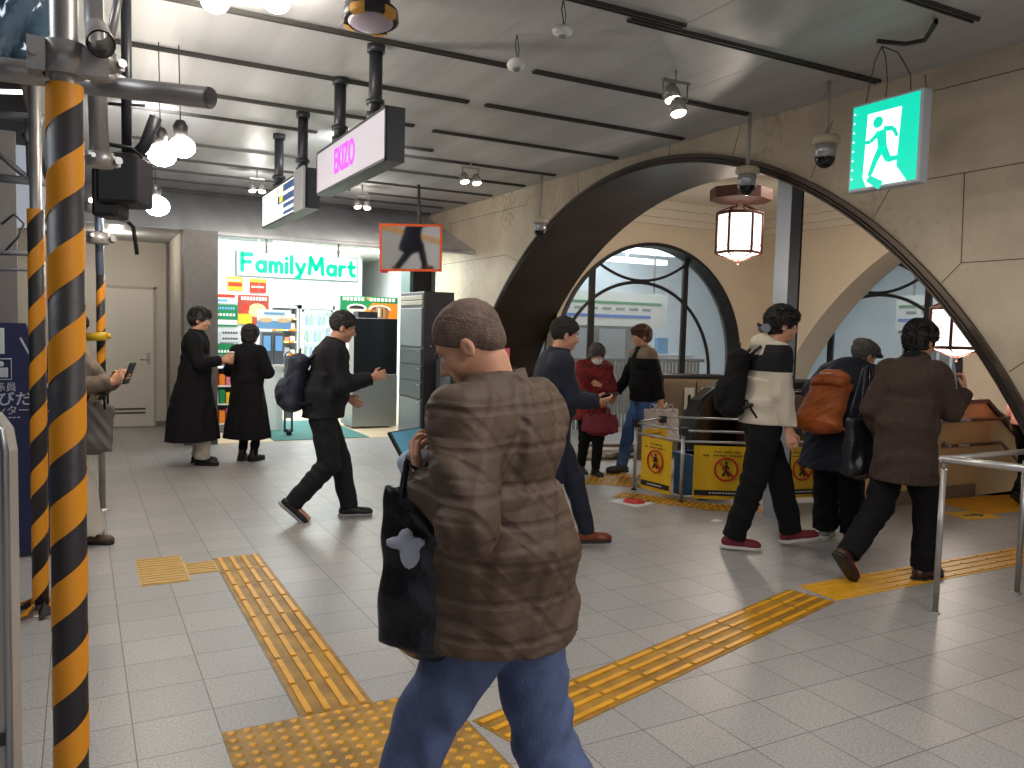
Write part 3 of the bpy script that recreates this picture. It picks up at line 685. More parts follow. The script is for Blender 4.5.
for ch in 'FamilyMart':
    stroke_letter(ch, x_, -.085, .243, .215, .0275, M_fg, t); x_ += GL[ch][0]*.243+.066
for s in (-.42, .55):
    b = MB(); b.cyl((s, .05, .16), (s, .05, .40), .018); b.build('hanger', M_galv, t)
# poster helper: a sheet with coloured shapes, facing -Y
def poster(name, x0, x1, z0, z1, y, shapes, label, base, cat='poster', th=.012, rz=0):
    t = empty(name, ((x0+x1)/2, y, (z0+z1)/2), rz, label, cat); w = x1-x0; h = z1-z0
    b = MB(); b.box((-w/2, 0, -h/2), (w/2, th, h/2)); b.build('sheet', base, t)
    mats = []; b = MB()
    for k, s in enumerate(shapes):
        m = s[-1]
        if m not in mats: mats.append(m)
        mi = mats.index(m); e = .002+.0006*k
        if s[0] == 'r': b.box((-w/2+s[1]*w, -e, -h/2+s[2]*h), (-w/2+s[3]*w, -e+.0015, -h/2+s[4]*h), mi)
        elif s[0] == 'c':
            cx, cz, rx, rzz = -w/2+s[1]*w, -h/2+s[2]*h, s[3]*w, s[4]*h
            b.prism([(cx+rx*math.cos(PI*q/12), -e, cz+rzz*math.sin(PI*q/12)) for q in range(24)], (0, .0015, 0), mi)
        elif s[0] == 'p': b.prism([(-w/2+p*w, -e, -h/2+q*h) for p, q in s[1]], (0, .0015, 0), mi)
    if shapes: b.build('printed_design', mats, t)
    return t
C = lambda n, r, g, bl: mat('ink_'+n, srgb(r, g, bl), .5)
cg, cw, co, cr, cy_, cb, cbr, ck = C('green', 18, 128, 72), C('white', 236, 238, 236), C('orange', 238, 132, 24), C('red', 214, 54, 34), C('yellow', 246, 190, 44), C('blue', 120, 168, 220), C('brown', 118, 66, 38), C('dark', 40, 32, 28)
# screen wall of the counter with its posters
b = MB(); b.box((1.6, 12.72, 0), (2.62, 12.78, 2.86)); tag(b.build('wall_counter', M_store), kind='structure')
bars = lambda z0, n, x0, x1, m: [('r', x0+(x1-x0)*i/n, z0, x0+(x1-x0)*(i+.7)/n, z0+.12, m) for i in range(n)]
poster('poster', 1.96, 2.18, 2.06, 2.26, 12.70, [('r', .05, .3, .95, .6, cr)]+bars(.7, 5, .1, .9, cw), 'small yellow price poster high on the white store wall', cy_)
poster('poster', 2.28, 2.52, 2.04, 2.25, 12.70, [('r', 0, .75, 1, 1, cy_)]+bars(.35, 6, .1, .9, cw), 'small red and yellow price poster beside the yellow one', cr)
poster('poster', 1.78, 2.08, 1.86, 2.02, 12.70, [('r', .05, .55, .95, .85, cr), ('r', .05, .15, .6, .4, cb)], 'white notice with a red line above the green poster', cw)
poster('poster', 1.78, 2.10, 1.52, 1.84, 12.70, [('r', 0, .08, 1, .30, cw)]+bars(.48, 6, .06, .94, cw)+bars(.78, 7, .1, .9, cb), 'green poster with white lettering in the store', cg)
poster('poster', 2.11, 2.56, 1.56, 2.00, 12.69, [('r', 0, 0, .45, .35, cy_), ('c', .62, .48, .30, .24, C('bun', 236, 196, 150)), ('c', .25, .55, .12, .16, cr)]+bars(.82, 9, .1, .95, cw), 'brown poster showing a steamed bun, right of the green poster', C('maroon', 168, 66, 48))
poster('poster', 1.86, 2.14, 1.28, 1.50, 12.68, bars(.2, 6, .1, .9, ck)+bars(.6, 6, .1, .9, ck), 'pale grey notice below the green poster', C('pale', 196, 196, 200))
poster('poster', 1.80, 2.06, .92, 1.26, 12.69, bars(.6, 5, .1, .9, cw), 'dark green poster at counter height behind the drinks', cg)
hs_ = poster('hanging_sign', 2.26, 2.74, 1.50, 1.78, 12.0, [('r', 0, .0, 1, .42, cb), ('c', .25, .45, .2, .12, C('bun', 236, 196, 150)), ('c', .78, .45, .2, .12, C('bun', 236, 196, 150)), ('r', .2, .75, .8, .86, cb)], 'white and blue hanging card sign showing buns in front of the counter', cw, 'sign')
poster('poster', 4.50, 4.88, 1.30, 1.50, 14.0, [('c', .3, .5, .2, .3, cr), ('c', .65, .5, .2, .3, cy_)], 'small red and green picture card beside the drinks fridge', cg)
cp_ = poster('coffee_poster', 3.72, 4.70, 1.60, 2.06, 12.86, [('p', [(.25, 0), (1, 0), (1, .78), (.55, .78)], co), ('c', .28, .58, .17, .15, cw), ('c', .28, .58, .13, .10, ck), ('p', [(.13, .55), (.43, .55), (.38, .12), (.18, .12)], C('cup', 206, 196, 186)), ('c', .68, .56, .19, .15, cw), ('c', .68, .56, .15, .11, cbr), ('p', [(.50, .55), (.86, .55), (.80, .10), (.56, .10)], C('latte', 150, 96, 58)), ('p', [(.46, .88), (.5, .88), (.52, .97), (.44, .97)], co)]+bars(.84, 6, .04, .42, cw)+bars(.84, 7, .5, .96, cw), 'green and orange poster showing a hot and an iced coffee cup', cg)
poster('receipt_board', 4.14, 4.28, 1.70, 1.88, 12.30, [('r', .2, .1, .4, .9, cw), ('r', .6, .1, .8, .9, cbr)], 'small brown card standing on the black machine', C('card', 190, 150, 96), 'card')
for t_, w_, z_ in ((hs_, .22, 1.64), (cp_, .42, 1.83)):
    for s_ in (-w_, w_):
        b = MB(); b.cyl((s_, .006, .12), (s_, .006, 2.86-z_), .004, n=6); b.build('hanger', M_steel, t_)
# open cooler shelves
M_fr = mat('fridge_frame', srgb(200, 206, 208), .35, metal=.3)
M_frin = mat('fridge_inside', srgb(200, 222, 228), .5, emit=(.8, .95, 1), estr=.55)
t = empty('drinks_fridge', (4.08, 15.9, 0), 0, 'glass-door drinks fridge full of pale bottles at the back of the store', 'fridge')
b = MB(); b.box((-.32, .25, 0), (.32, .30, 1.95)); b.box((-.34, -.25, 0), (-.30, .30, 1.95)); b.box((.30, -.25, 0), (.34, .30, 1.95)); b.box((-.34, -.25, 1.88), (.34, .30, 1.95)); b.box((-.34, -.25, 0), (.34, .30, .42)); b.build('body', M_fr, t)
b = MB(); b.box((-.30, .22, .42), (.30, .25, 1.88)); b.build('lit_back', M_frin, t)
b = MB(); b.box((-.30, -.27, .45), (-.26, -.25, 1.86)); b.box((.26, -.27, .45), (.30, -.25, 1.86)); b.box((-.30, -.27, .45), (.30, -.25, .49)); b.box((-.30, -.27, 1.82), (.30, -.25, 1.86)); dr = b.build('door', M_fr, t)
b = MB(); b.box((-.26, -.262, .49), (.26, -.258, 1.82)); b.build('glass', M_glass, dr); b = MB(); b.cyl((-.24, -.29, 1.0), (-.24, -.29, 1.3), .012); b.build('handle', M_steel, dr)
for z in (.60, .92, 1.24, 1.55):
    b = MB(); b.box((-.29, -.2, z-.015), (.29, .2, z)); b.build('shelf', M_white, t)
M_bot = [mat('bottle_clear', srgb(176, 206, 220), .2), mat('bottle_blue', srgb(96, 150, 206), .3), mat('bottle_green', srgb(110, 170, 140), .3)]
proto = None
for k, z in enumerate((.60, .92, 1.24, 1.55)):
    for i in range(7):
        x = 4.08-.24+.08*i; key = (i+2*k) % 3
        b = MB(); b.lathe([(.030, 0), (.032, .02), (.032, .15), (.014, .20), (.014, .225)], (0, 0, 0), 10); o = b.build('drink_bottle', M_bot[key]); o.location = (x, 15.80, z)
        tag(o, 'pale drink bottle behind the glass door of the store fridge', 'bottle', 'bottles in the drinks fridge')
t = empty('cooler_shelves', (3.42, 15.9, 0), 0, 'white open food shelves with orange price strips at the back of the store', 'shelves')
b = MB(); b.box((-.30, .22, 0), (.30, .30, 1.93)); b.box((-.32, -.25, 0), (-.29, .30, 1.93)); b.box((.27, -.25, 0), (.30, .30, 1.93)); b.box((-.32, -.28, 0), (.30, .28, .45)); b.box((-.32, -.25, 1.88), (.30, .3, 1.93)); b.build('body', M_fr, t)
for i, z in enumerate((.52, .76, 1.0, 1.24, 1.47, 1.68)):
    b = MB(); b.box((-.29, -.26, z-.02), (.27, .2, z)); s_ = b.build('shelf', M_white, t)
    b = MB()
    for j in range(3): b.box((-.28+.19*j, -.268, z-.022), (-.28+.19*j+(.11 if (i+j) % 2 else .16), -.26, z+.018), j % 2)
    b.build('price_strip', [co, cy_], s_)
PK = [C('pk1', 206, 190, 176), C('pk2', 168, 120, 96), C('pk3', 226, 214, 196), C('pk4', 150, 150, 160)]
for i, z in enumerate((.52, .76, 1.0, 1.24, 1.47, 1.68)):
    for j in range(5):
        b = MB(); b.bbox((-.048, -.05, 0), (.048, .05, .09+.02*((i+j) % 3)), .008); o = b.build('food_pack', PK[(i*2+j) % 4]); o.location = (3.42-.23+.108*j, 15.76, z)
        tag(o, 'packed food on the open store shelves with orange price strips', 'food pack', 'packed food on the open shelves')
# goods rack left of the woman
t = empty('goods_rack', (1.98, 12.25, 0), 0, 'goods rack of small bright packets behind the couple in long black coats', 'rack')
b = MB(); b.box((-.36, .15, 0), (.36, .20, 1.1)); b.box((-.36, -.2, 0), (-.33, .2, 1.1)); b.box((.33, -.2, 0), (.36, .2, 1.1)); b.box((-.36, -.2, 0), (.36, .2, .12)); b.build('body', mat('rack_grey', srgb(120, 120, 124), .5), t)
for z in (.12, .40, .66, .92):
    b = MB(); b.box((-.34, -.2, z), (.34, .16, z+.02)); b.build('shelf', M_white, t)
GK = [cr, co, C('pink', 220, 120, 140), cw, cg, cy_]
for i, z in enumerate((.14, .42, .68)):
    for j in range(7):
        b = MB(); b.bbox((-.04, -.06, 0), (.04, .06, .16+.02*((i+j) % 3)), .008); o = b.build('snack_packet', GK[(i*3+j) % 6]); o.location = (1.98-.28+.093*j, 12.12, z)
        tag(o, 'small bright snack packet on the goods rack by the store entrance', 'snack', 'snack packets on the goods rack')
t = empty('coffee_counter', (2.5, 12.3, 0), 0, 'white counter with dark drinks dispensers behind the woman in the black coat', 'counter')
b = MB(); b.box((-.14, -.25, 0), (.14, .3, .95)); b.build('body', M_store, t); b = MB(); b.box((-.17, -.28, .95), (.17, .32, .98)); b.build('top', M_white, t)
for k in range(2):
    d_ = empty('drinks_dispenser', (2.42+.17*k, 12.2, .98), 0, 'grey drinks dispenser with a blue screen on the white counter', 'dispenser', 'drinks dispensers on the counter')
    b = MB(); b.bbox((-.07, -.1, 0), (.07, .1, .48), .01); b.build('body', mat('disp_grey', srgb(90, 96, 104), .4), d_)
    b = MB(); b.box((-.05, -.106, .20), (.05, -.10, .42)); b.build('screen', mat('screen_lit', srgb(110, 160, 210), .3, emit=srgb(110, 160, 210), estr=.5), d_)
t = empty('gate_frame', (2.60, 11.5, 0), 0, 'tall narrow grey hand truck frame standing at the store entrance', 'frame')
b = MB(); b.tube([(-.05, 0, .05), (-.05, 0, 1.15), (0, 0, 1.2), (.05, 0, 1.15), (.05, 0, .05)], .018, 8); b.box((-.05, -.01, .25), (.05, .01, 1.1)); b.build('panel', mat('frame_grey', srgb(110, 120, 130), .4), t)
b = MB(); b.cyl((-.03, -.03, .05), (.03, -.03, .05), .05); b.build('wheel', M_black, t)
b = MB(); b.box((2.3, 10.98, .004), (3.62, 13.2, .012)); tag(b.build('door_mat', mat('mat_teal', srgb(62, 112, 110), .9, bump=.2, bscale=200)), 'teal entrance mat lying in the store doorway', 'mat')
# black and silver machine at the entrance
t = empty('vending_kiosk', (3.66, 11.95, 0), 0, 'kiosk machine with a silver lower half and a black upper half at the store entrance', 'machine')
b = MB(); b.bbox((0, 0, .03), (.72, .62, .84), .012); b.build('lower_cabinet', mat('kiosk_silver', srgb(150, 154, 156), .38, metal=.5), t)
b = MB(); b.bbox((.02, .02, .84), (.72, .60, 1.70), .012); b.build('upper_cabinet', mat('kiosk_black', srgb(26, 28, 34), .3), t)
b = MB(); b.box((-.06, .02, .84), (.02, .60, 1.55)); b.build('side_panel', M_white, t)
b = MB(); b.box((.14, .2, 1.70), (.45, .45, 1.80)); b.build('top_unit', M_black, t)
# tall locker by the pier
ML1, ML2 = mat('locker_side', srgb(50, 48, 50), .4, metal=.2), mat('locker_grey', srgb(112, 120, 126), .35, metal=.4)
ML3 = mat('locker_dark', srgb(62, 72, 76), .4, metal=.3)
t = empty('locker', (4.02, 10.05, 0), 0, 'tall dark locker cabinet with grey doors beside the stone wall', 'locker')
b = MB(); b.bbox((.02, 0, 0), (.46, .88, 2.06), .012); b.build('body', ML1, t)
for (z0, z1, m) in ((1.88, 1.94, mat('locker_beige', srgb(176, 168, 150), .4)), (1.95, 2.01, MATS['locker_beige'] if 'locker_beige' in MATS else None), (1.32, 1.84, ML2), (1.08, 1.29, ML3), (.86, 1.06, ML3), (.62, .84, ML3), (.05, .60, ML2)):
    b = MB(); b.bbox((0, .03, z0), (.03, .85, z1), .006); dd = b.build('door', m, t)
    if z1-z0 > .15: bb = MB(); bb.box((-.012, .08, z1-.04), (0, .14, z1-.03)); bb.build('handle', M_steel, dd)
b = MB(); b.lathe([(.018, 0), (.014, .01)], (.12, -.01, 1.33), axis=(0, -1, 0)); b.build('lock', M_steel, t)
t = empty('low_cabinet', (4.18, 9.45, 0), 0, 'low dark grey cabinet standing in front of the tall locker', 'cabinet')
b = MB(); b.bbox((0, 0, 0), (.62, .5, 1.16), .012); b.build('body', mat('lowcab', srgb(52, 60, 68), .45), t)
b = MB(); b.box((.03, -.008, .06), (.30, 0, 1.08)); b.box((.32, -.008, .06), (.59, 0, 1.08)); b.build('door', mat('lowcab2', srgb(58, 66, 74), .45), t)
M_flor = mat('box_print', srgb(214, 210, 206), .6, col2=srgb(150, 110, 96), nscale=26)
for k, (x, y, z, s_, lb) in enumerate(((4.02, 8.3, 0, .34, 'lower white floral-printed box stacked beside the man\'s phone'), (4.22, 8.62, 0, .30, 'upper white printed box behind the lower one'))):
    t = empty('display_stand', (x, y, 0), 0, ('front' if k == 0 else 'rear')+' dark display stand holding a white printed box beside the locker', 'stand')
    b = MB(); b.box((-.15, -.12, 0), (.17, .14, .86+.1*k)); b.build('body', ML1, t)
    o = MB(); o.bbox((-.15, -.10, .86+.1*k), (.17, .12, 1.02+.16*k), .006); tag(o.build('printed_box', M_flor), lb.replace("man's", 'foreground man'), 'box').location = (x, y, 0)
b = MB(); b.box((4.80, 9.3, 1.10), (4.95, 9.33, 1.34)); tag(b.build('pink_card', mat('card_pink', srgb(226, 96, 120), .5)), 'pink card standing behind the foreground man\'s chin', 'card')
b = MB(); b.box((4.72, 9.2, 0), (5.0, 9.45, 1.10)); tag(b.build('card_stand', ML1), 'dark stand under the pink card by the stone wall', 'stand')
b = MB(); b.box((4.30, 11.2, 0), (4.62, 11.5, 2.9)); b.box((4.26, 11.16, 0), (4.31, 11.54, 2.9), 1); b.box((4.61, 11.16, 0), (4.66, 11.54, 2.9), 1)
tag(b.build('trim_9', [mat('pier_black', srgb(30, 30, 32), .4), mat('pier_teal', srgb(90, 120, 116), .4)]), kind='structure')
# hanging orange-framed mirror
t = empty('ceiling_mirror', (3.86, 10.1, 2.62), 0, 'flat mirror in an orange frame hanging tilted from the ceiling by the store', 'mirror')
t.rotation_euler = (math.radians(14), math.radians(-2), math.radians(-16))
b = MB(); b.box((-.38, -.002, -.28), (.38, .004, .28)); b.build('mirror_glass', mat('mirror', (.80, .80, .80), .04, metal=1.0), t)
b = MB(); b.box((-.41, -.012, -.31), (.41, .0, -.28)); b.box((-.41, -.012, .28), (.41, .0, .31)); b.box((-.41, -.012, -.31), (-.38, .0, .31)); b.box((.38, -.012, -.31), (.41, .0, .31)); b.box((-.41, .0, -.31), (.41, .02, .31)); b.build('frame', mat('frame_orange', srgb(226, 92, 36), .45), t)
b = MB(); b.cyl((.12, .03, 0), (.12, .26, .95), .02); b.build('hanger', ML1, t)
b = MB(); b.box((-.40, -.016, -.33), (-.30, -.008, -.29)); b.build('tag_plate', M_red, t)

# ---- hanging direction signs (face towards -X)
M_sbox = mat('sign_housing', srgb(52, 54, 60), .4, metal=.3)
def hanging(y0, y1, z0, z1, label):
    t = empty('hanging_sign', (1.70, (y0+y1)/2, (z0+z1)/2), 0, label, 'sign'); h = (z1-z0)/2; l = (y1-y0)/2
    b = MB(); b.box((.006, -l, -h), (.13, l, h)); b.box((0, -l, -h), (.01, l, -h+.018)); b.box((0, -l, h-.018), (.01, l, h)); b.box((0, -l, -h), (.01, -l+.02, h)); b.box((0, l-.02, -h), (.01, l, h)); b.build('housing', M_sbox, t)
    return t, h, l
t, h, l = hanging(4.93, 6.60, 2.62, 2.96, 'lit hanging sign reading EKIZO in purple on white, nearer of the two')
b = MB(); b.box((.002, -l+.02, -h+.018), (.008, l-.02, h-.018)); b.build('lit_panel', mat('sign_lit_a', srgb(150, 145, 156), .4, emit=(.92, .86, .95), estr=.30), t)
text_mesh('lettering', 'EKIZO', .25, mat('sign_purple', srgb(190, 60, 220), .4, emit=srgb(196, 70, 232), estr=.9), t, (-.003, .06, .0), ROT_L, .001, bold=.006, xs=.72)
for (y, ) in ((5.33,), (6.17,)):
    pp = empty('hanger_pipe', (.065, y-t.location.y, 0), 0); pp.parent = t
    b = MB(); b.cyl((0, 0, h), (0, 0, 3.45-t.location.z), .045); b.build('pipe', M_sbox, pp)
    for z_, r_, h_ in ((3.40-t.location.z, .06, .05), (h, .058, .05), (h+.10, .062, .03)): b = MB(); b.lathe([(r_, 0), (r_, h_)], (0, 0, z_)); b.build('collar', M_sbox, pp)
t, h, l = hanging(6.98, 8.80, 2.57, 2.91, 'second hanging sign with dark blue panel and yellow exit block, farther from the camera')
b = MB(); b.box((.002, -l+.02, -h+.018), (.008, l-.02, h-.018)); b.build('lit_panel', mat('sign_lit_b', (1, 1, 1), .4, emit=(1, 1, 1), estr=.75), t)
b = MB(); b.box((-.001, -l+.32, -.02), (.004, l-.75, h-.03)); b.build('blue_panel', mat('sign_navy', srgb(40, 66, 110), .4, emit=srgb(60, 90, 140), estr=.5), t)
b = MB(); b.box((-.001, -l+.32, -h+.03), (.004, l-1.0, -.04)); b.build('blue_panel', MATS['sign_navy'], t)
b = MB(); b.box((-.002, l-.98, -.01), (.003, l-.84, h-.04)); b.build('exit_block', mat('sign_yellow', srgb(220, 214, 60), .4, emit=srgb(220, 214, 60), estr=.5), t)
text_mesh('lettering', '出口', .11, mat('sign_white', (1, 1, 1), .4, emit=(1, 1, 1), estr=.9), t, (-.004, .12, .09), ROT_L, .001, align='LEFT')
b = MB()
for i in range(6): b.box((-.004, -l+.36+.09*i, .04), (-.002, -l+.42+.09*i, .07)); b.box((-.004, -l+.36+.08*i, -.11), (-.002, -l+.41+.08*i, -.08))
b.build('small_print', MATS['sign_white'], t)
b = MB(); b.box((-.02, -l-.02, -h-.01), (.0, -l+.32, h+.01)); b.build('grey_cover', mat('cover_grey', srgb(150, 152, 158), .4), t)
for y in (7.33, 8.30):
    pp = empty('hanger_pipe', (.065, y-t.location.y, 0), 0); pp.parent = t
    b = MB(); b.cyl((0, 0, h), (0, 0, 3.45-t.location.z), .045); b.build('pipe', M_sbox, pp)
    for z_, r_, h_ in ((3.40-t.location.z, .06, .05), (h, .058, .05), (h+.10, .062, .03)): b = MB(); b.lathe([(r_, 0), (r_, h_)], (0, 0, z_)); b.build('collar', M_sbox, pp)
# ---- exit sign
t = empty('exit_sign', (4.52, 3.52, 2.83), 0, 'green and white lit running-man emergency exit sign hung by the stone wall', 'exit sign')
E_ = mat('exit_white', (1, 1, 1), .4, emit=(.88, 1, .96), estr=1.15); Eg = mat('exit_green', srgb(0, 170, 140), .4, emit=srgb(0, 208, 176), estr=1.05)
b = MB(); b.bbox((-.0, -.27, -.285), (.09, .25, .285), .012); b.build('housing', mat('exit_housing', srgb(190, 196, 204), .45), t)
b = MB(); b.box((-.004, -.25, -.265), (.0, .23, .265)); b.build('lit_panel', Eg, t)
def LP(y, z): return (-.006, -y, z)
b = MB(); b.prism([LP(-.13, -.20), LP(.11, -.20), LP(.13, .20), LP(-.115, .20)], (.002, 0, 0)); b.prism([LP(-.10, -.265), LP(.19, -.265), LP(.11, -.16), LP(-.13, -.20)], (.002, 0, 0)); b.build('doorway', E_, t)
b = MB()
def limb(p, q, w0, w1):
    p = Vector(p); q = Vector(q); d = (q-p).normalized(); n = Vector((-d.y, d.x))
    b.prism([LP(*(p+n*w0)), LP(*(q+n*w1)), LP(*(q-n*w1)), LP(*(p-n*w0))], (-.002, 0, 0))
b.prism([LP(-.035+.036*math.cos(q*PI/10), .135+.036*math.sin(q*PI/10)) for q in range(20)], (-.002, 0, 0))
limb((-.01, .08), (.01, -.04), .036, .030); limb((-.02, .07), (-.085, .02), .016, .013); limb((-.085, .02), (-.135, .02), .013, .010)
limb((.01, .085), (.08, .075), .016, .014); limb((.08, .075), (.11, .02), .014, .010)
limb((.0, -.03), (-.045, -.11), .026, .020); limb((-.04, -.10), (-.08, -.20), .020, .016)
limb((.01, -.03), (.055, -.115), .028, .022); limb((.045, -.115), (.145, -.11), .018, .014); limb((.14, -.11), (.15, -.08), .014, .010)
limb((-.09, -.21), (.01, -.27), .022, .028)
b.build('running_figure', Eg, t)
b = MB()
for i in range(8): b.cyl((-.008, .215, -.20+.06*i), (-.004, .215, -.20+.06*i), .006, n=8)
b.build('indicator_dots', E_, t)
M_wire = mat('wire_grey', srgb(70, 74, 76), .5)
for y in (-.15, 0.03, .18):
    b = MB(); b.tube([(.045, y, .28), (.05, y*.9, .40), (.03, y*.5+.02, .55), (.02, .06, .62)], .004, 6); b.build('suspension_wire', M_wire, t)
b = MB(); b.tube([G(877, 41, 3.40)-t.location, G(905, 44, 3.38)-t.location, G(925, 40, 3.38)-t.location, G(936, 22, 3.40)-t.location, G(936, 20, 3.45)-t.location], .014, 8); b.build('conduit', ML1, t)
# ---- dome cameras
def dome(x, y, zt, label, s=1.0):
    t = empty('dome_camera', (x, y, zt), 0, label, 'camera')
    b = MB(); b.cyl((0, 0, .02), (0, 0, 3.45-zt), .016*s); b.build('drop_pipe', mat('pipe_cream', srgb(176, 172, 162), .5), t)
    b = MB(); b.lathe([(.085*s, 0), (.10*s, -.02*s), (.10*s, -.055*s), (.078*s, -.065*s)], (0, 0, .03)); b.build('collar', mat('cam_cream', srgb(198, 188, 164), .5), t)
    b = MB(); b.lathe([(.075*s, -.03*s), (.075*s, -.13*s)], (0, 0, 0)); b.build('housing', mat('cam_silver', srgb(186, 188, 194), .3, metal=.6), t)
    b = MB(); b.sph((0, 0, -.13*s), .073*s, 20, sc=(1, 1, 1.05)); b.build('dome', mat('cam_dome', srgb(20, 22, 28), .08), t)
    return t
dome(4.84, 4.25, 3.03, 'dome security camera hanging right beside the green exit sign')
dome(4.98, 5.18, 2.97, 'dome security camera hanging in front of the top of the great arch')
dome(4.96, 8.62, 2.92, 'small dome security camera hanging by the left side of the great arch')
# ---- smoke detectors on loose wires
for (x, y, z, a_, lb) in ((2.47, 4.66, 3.27, .5, 'white smoke detector dangling on wires, lower of the two'), (2.44, 4.05, 3.29, .0, 'white smoke detector dangling on wires near the top edge')):
    t = empty('smoke_detector', (x, y, z), 0, lb, 'smoke detector')
    b = MB(); b.lathe([(.03, -.035), (.055, -.02), (.06, 0), (.05, .015)], (0, 0, 0), axis=(0, a_*.6, 1)); b.build('body', M_white, t)
    b = MB(); b.lathe([(.022, -.042), (.024, -.034)], (0, 0, 0), axis=(0, a_*.6, 1)); b.build('sensor', M_pg, t)
    b = MB(); b.tube([(0, 0, .01), (.01, .01, .06), (-.01, 0, .11), (.0, 0, 3.45-z)], .004, 6); b.tube([(.01, 0, .01), (.02, 0, .08), (.01, .01, 3.45-z)], .003, 6); b.build('wire', M_wire, t)
# ---- twin spot lamps under the ceiling
M_bulb = mat('spot_glow', (1, 1, 1), .4, emit=(1, .90, .74), estr=14)
def twin(x, y, z, label, horiz=True, on=1.0, pw=12, s=1.0, d=(0.05, -.25, -1), bare=0):
    t = empty('spot_lamp', (x, y, z), 0, label, 'lamp')
    ax = Vector((1, 0, 0)) if horiz else Vector((0, 1, 0)); D = Vector(d).normalized()
    b = MB(); b.box((-.11*s, -.015, .10), (.11*s, .015, .12)); b.tube([(-.10*s, 0, .11), (-.10*s, 0, -.01), (0, 0, -.02)], .007, 6); b.tube([(.10*s, 0, .11), (.10*s, 0, -.01), (0, 0, -.02)], .007, 6); b.cyl((0, 0, .12), (0, 0, 3.45-z), .008); b.build('bracket', M_galv, t)
    for k in (-1, 1):
        c = ax*k*.075*s+Vector((0, 0, -.02)) if horiz else Vector((0, .035*k, -.03+.055*k)); h_ = MB(); h_.lathe([(.030*s, -.07*s), (.052*s, -.03*s), (.056*s, .03*s)], c, axis=D); hh = h_.build('lamp_head', M_galv, t)
        h_ = MB(); h_.lathe([(.050*s, .028*s), (.044*s, .040*s), (.02*s, .045*s)], c, axis=D); h_.build('bulb', M_bulb, hh)
    if bare: point('spot_lamp_light', Vector((x, y, z-.14)), bare, (1, .93, .82), .04)
    if pw: spot('spot_lamp_light', Vector((x, y, z-.09))+D*.05, Vector((x, y, z))+D*3, pw, ang=125)
    return t
twin(3.76, 4.66, 3.26, 'twin spot lamp with two glowing bulbs above the great arch', False, pw=34, s=1.1)
twin(3.90, 8.38, 3.27, 'twin spot lamp under the ceiling left of the great arch', True, pw=26)
twin(3.35, 10.6, 3.20, 'small twin spot lamp beside the orange mirror', True, pw=0, s=.9, bare=14)
twin(1.95, 10.4, 3.24, 'small twin lamp under the ceiling left of the signs', True, pw=0, s=.8, bare=14)
# bare flood bulbs
M_flood = mat('flood_glow', (1, 1, 1), .4, emit=(1, .93, .80), estr=40)
def flood(x, y, z, label, r=.075, pw=60, drop=True):
    t = empty('flood_lamp', (x, y, z), 0, label, 'lamp')
    b = MB(); b.sph((0, 0, 0), r, 16, sc=(1.1, 1.1, .9)); b.build('bulb', M_flood, t)
    b = MB(); b.lathe([(.04, 0), (.05, .08), (.03, .12)], (-.01, 0, r*.7)); b.cyl((-.01, 0, r+.08), (-.02, 0, 3.45-z), .0035); b.build('fitting', ML1, t)
    point('flood_lamp_light', (x, y, z-r-.06), pw, (1, .90, .76), .07)
    return t
flood(*AT(162, 155, 5.5), 'bright bare flood lamp, left one of the touching pair beside the scaffold', pw=34, r=.085)
flood(*AT(182, 147, 5.55), 'bright bare flood lamp, right one of the touching pair beside the scaffold', pw=20, r=.08)
flood(*AT(157, 206, 7.4), 'bright bare flood lamp hanging below the touching pair', pw=34, r=.10)
flood(*AT(215, 1, 4.45), 'bright flood lamp at the top edge, left of two', pw=8, r=.07)
flood(*AT(276, 1, 4.45), 'bright flood lamp at the top edge, right of two', pw=8, r=.07)
t = empty('downlight', (.44, 11.88, 2.73), 0, 'small round recessed downlight above the cream door', 'lamp')
b = MB(); b.lathe([(.09, -.008), (.09, 0)], (0, 0, 0)); b.build('trim_ring', M_white, t); b = MB(); b.lathe([(.07, -.012), (.07, -.008)], (0, 0, 0)); b.build('diffuser', mat('downlight_glow', (1, 1, 1), .4, emit=(1, .93, .8), estr=6), t)
point('downlight_light', (.44, 11.88, 2.62), 16, (1, .92, .8), .06)
# round taped lamp housing overhead
t = empty('ceiling_housing', (1.44, 4.45, 3.27), 0, 'round black lamp housing with a pale lens and yellow tape under the ceiling', 'lamp housing')
t.rotation_euler = (math.radians(-6), math.radians(4), .3)
b = MB(); b.lathe([(.11, .08), (.15, .05), (.155, .0), (.14, -.01)], (0, 0, 0), 28); b.build('body', M_black, t)
b = MB(); b.lathe([(.06, .16), (.085, .14), (.085, .07)], (.03, 0, 0), 24); b.cbox((-.10, 0, .10), (.08, .09, .09)); b.build('driver_box', M_black, t)
b = MB(); b.lathe([(.125, -.012), (.11, -.022), (.06, -.03), (.01, -.032)], (0, 0, 0), 28); b.build('lens', mat('lens_lilac', srgb(184, 174, 190), .3), t)
for q in (.3, 1.7, 3.3, 4.6):
    b = MB()
    for w in range(4):
        p = q+w*.14; b.prism([(.157*math.cos(p), .157*math.sin(p), -.012), (.157*math.cos(p+.15), .157*math.sin(p+.15), -.012), (.157*math.cos(p+.15), .157*math.sin(p+.15), .03), (.157*math.cos(p), .157*math.sin(p), .03)], (-.003*math.cos(p), -.003*math.sin(p), 0)); b.prism([(.157*math.cos(p), .157*math.sin(p), -.014), (.157*math.cos(p+.15), .157*math.sin(p+.15), -.014), (.125*math.cos(p+.15), .125*math.sin(p+.15), -.022), (.125*math.cos(p), .125*math.sin(p), -.022)], (0, 0, -.002))
    b.build('yellow_tape', mat('tape_yellow', srgb(214, 158, 70), .5), t)
b = MB(); b.tube([(.05, .02, .14), (.08, .05, .16), (.07, .03, .19)], .005, 6); b.tube([(-.08, 0, .12), (-.06, 0, .18)], .005, 6); b.build('wire', M_wire, t)
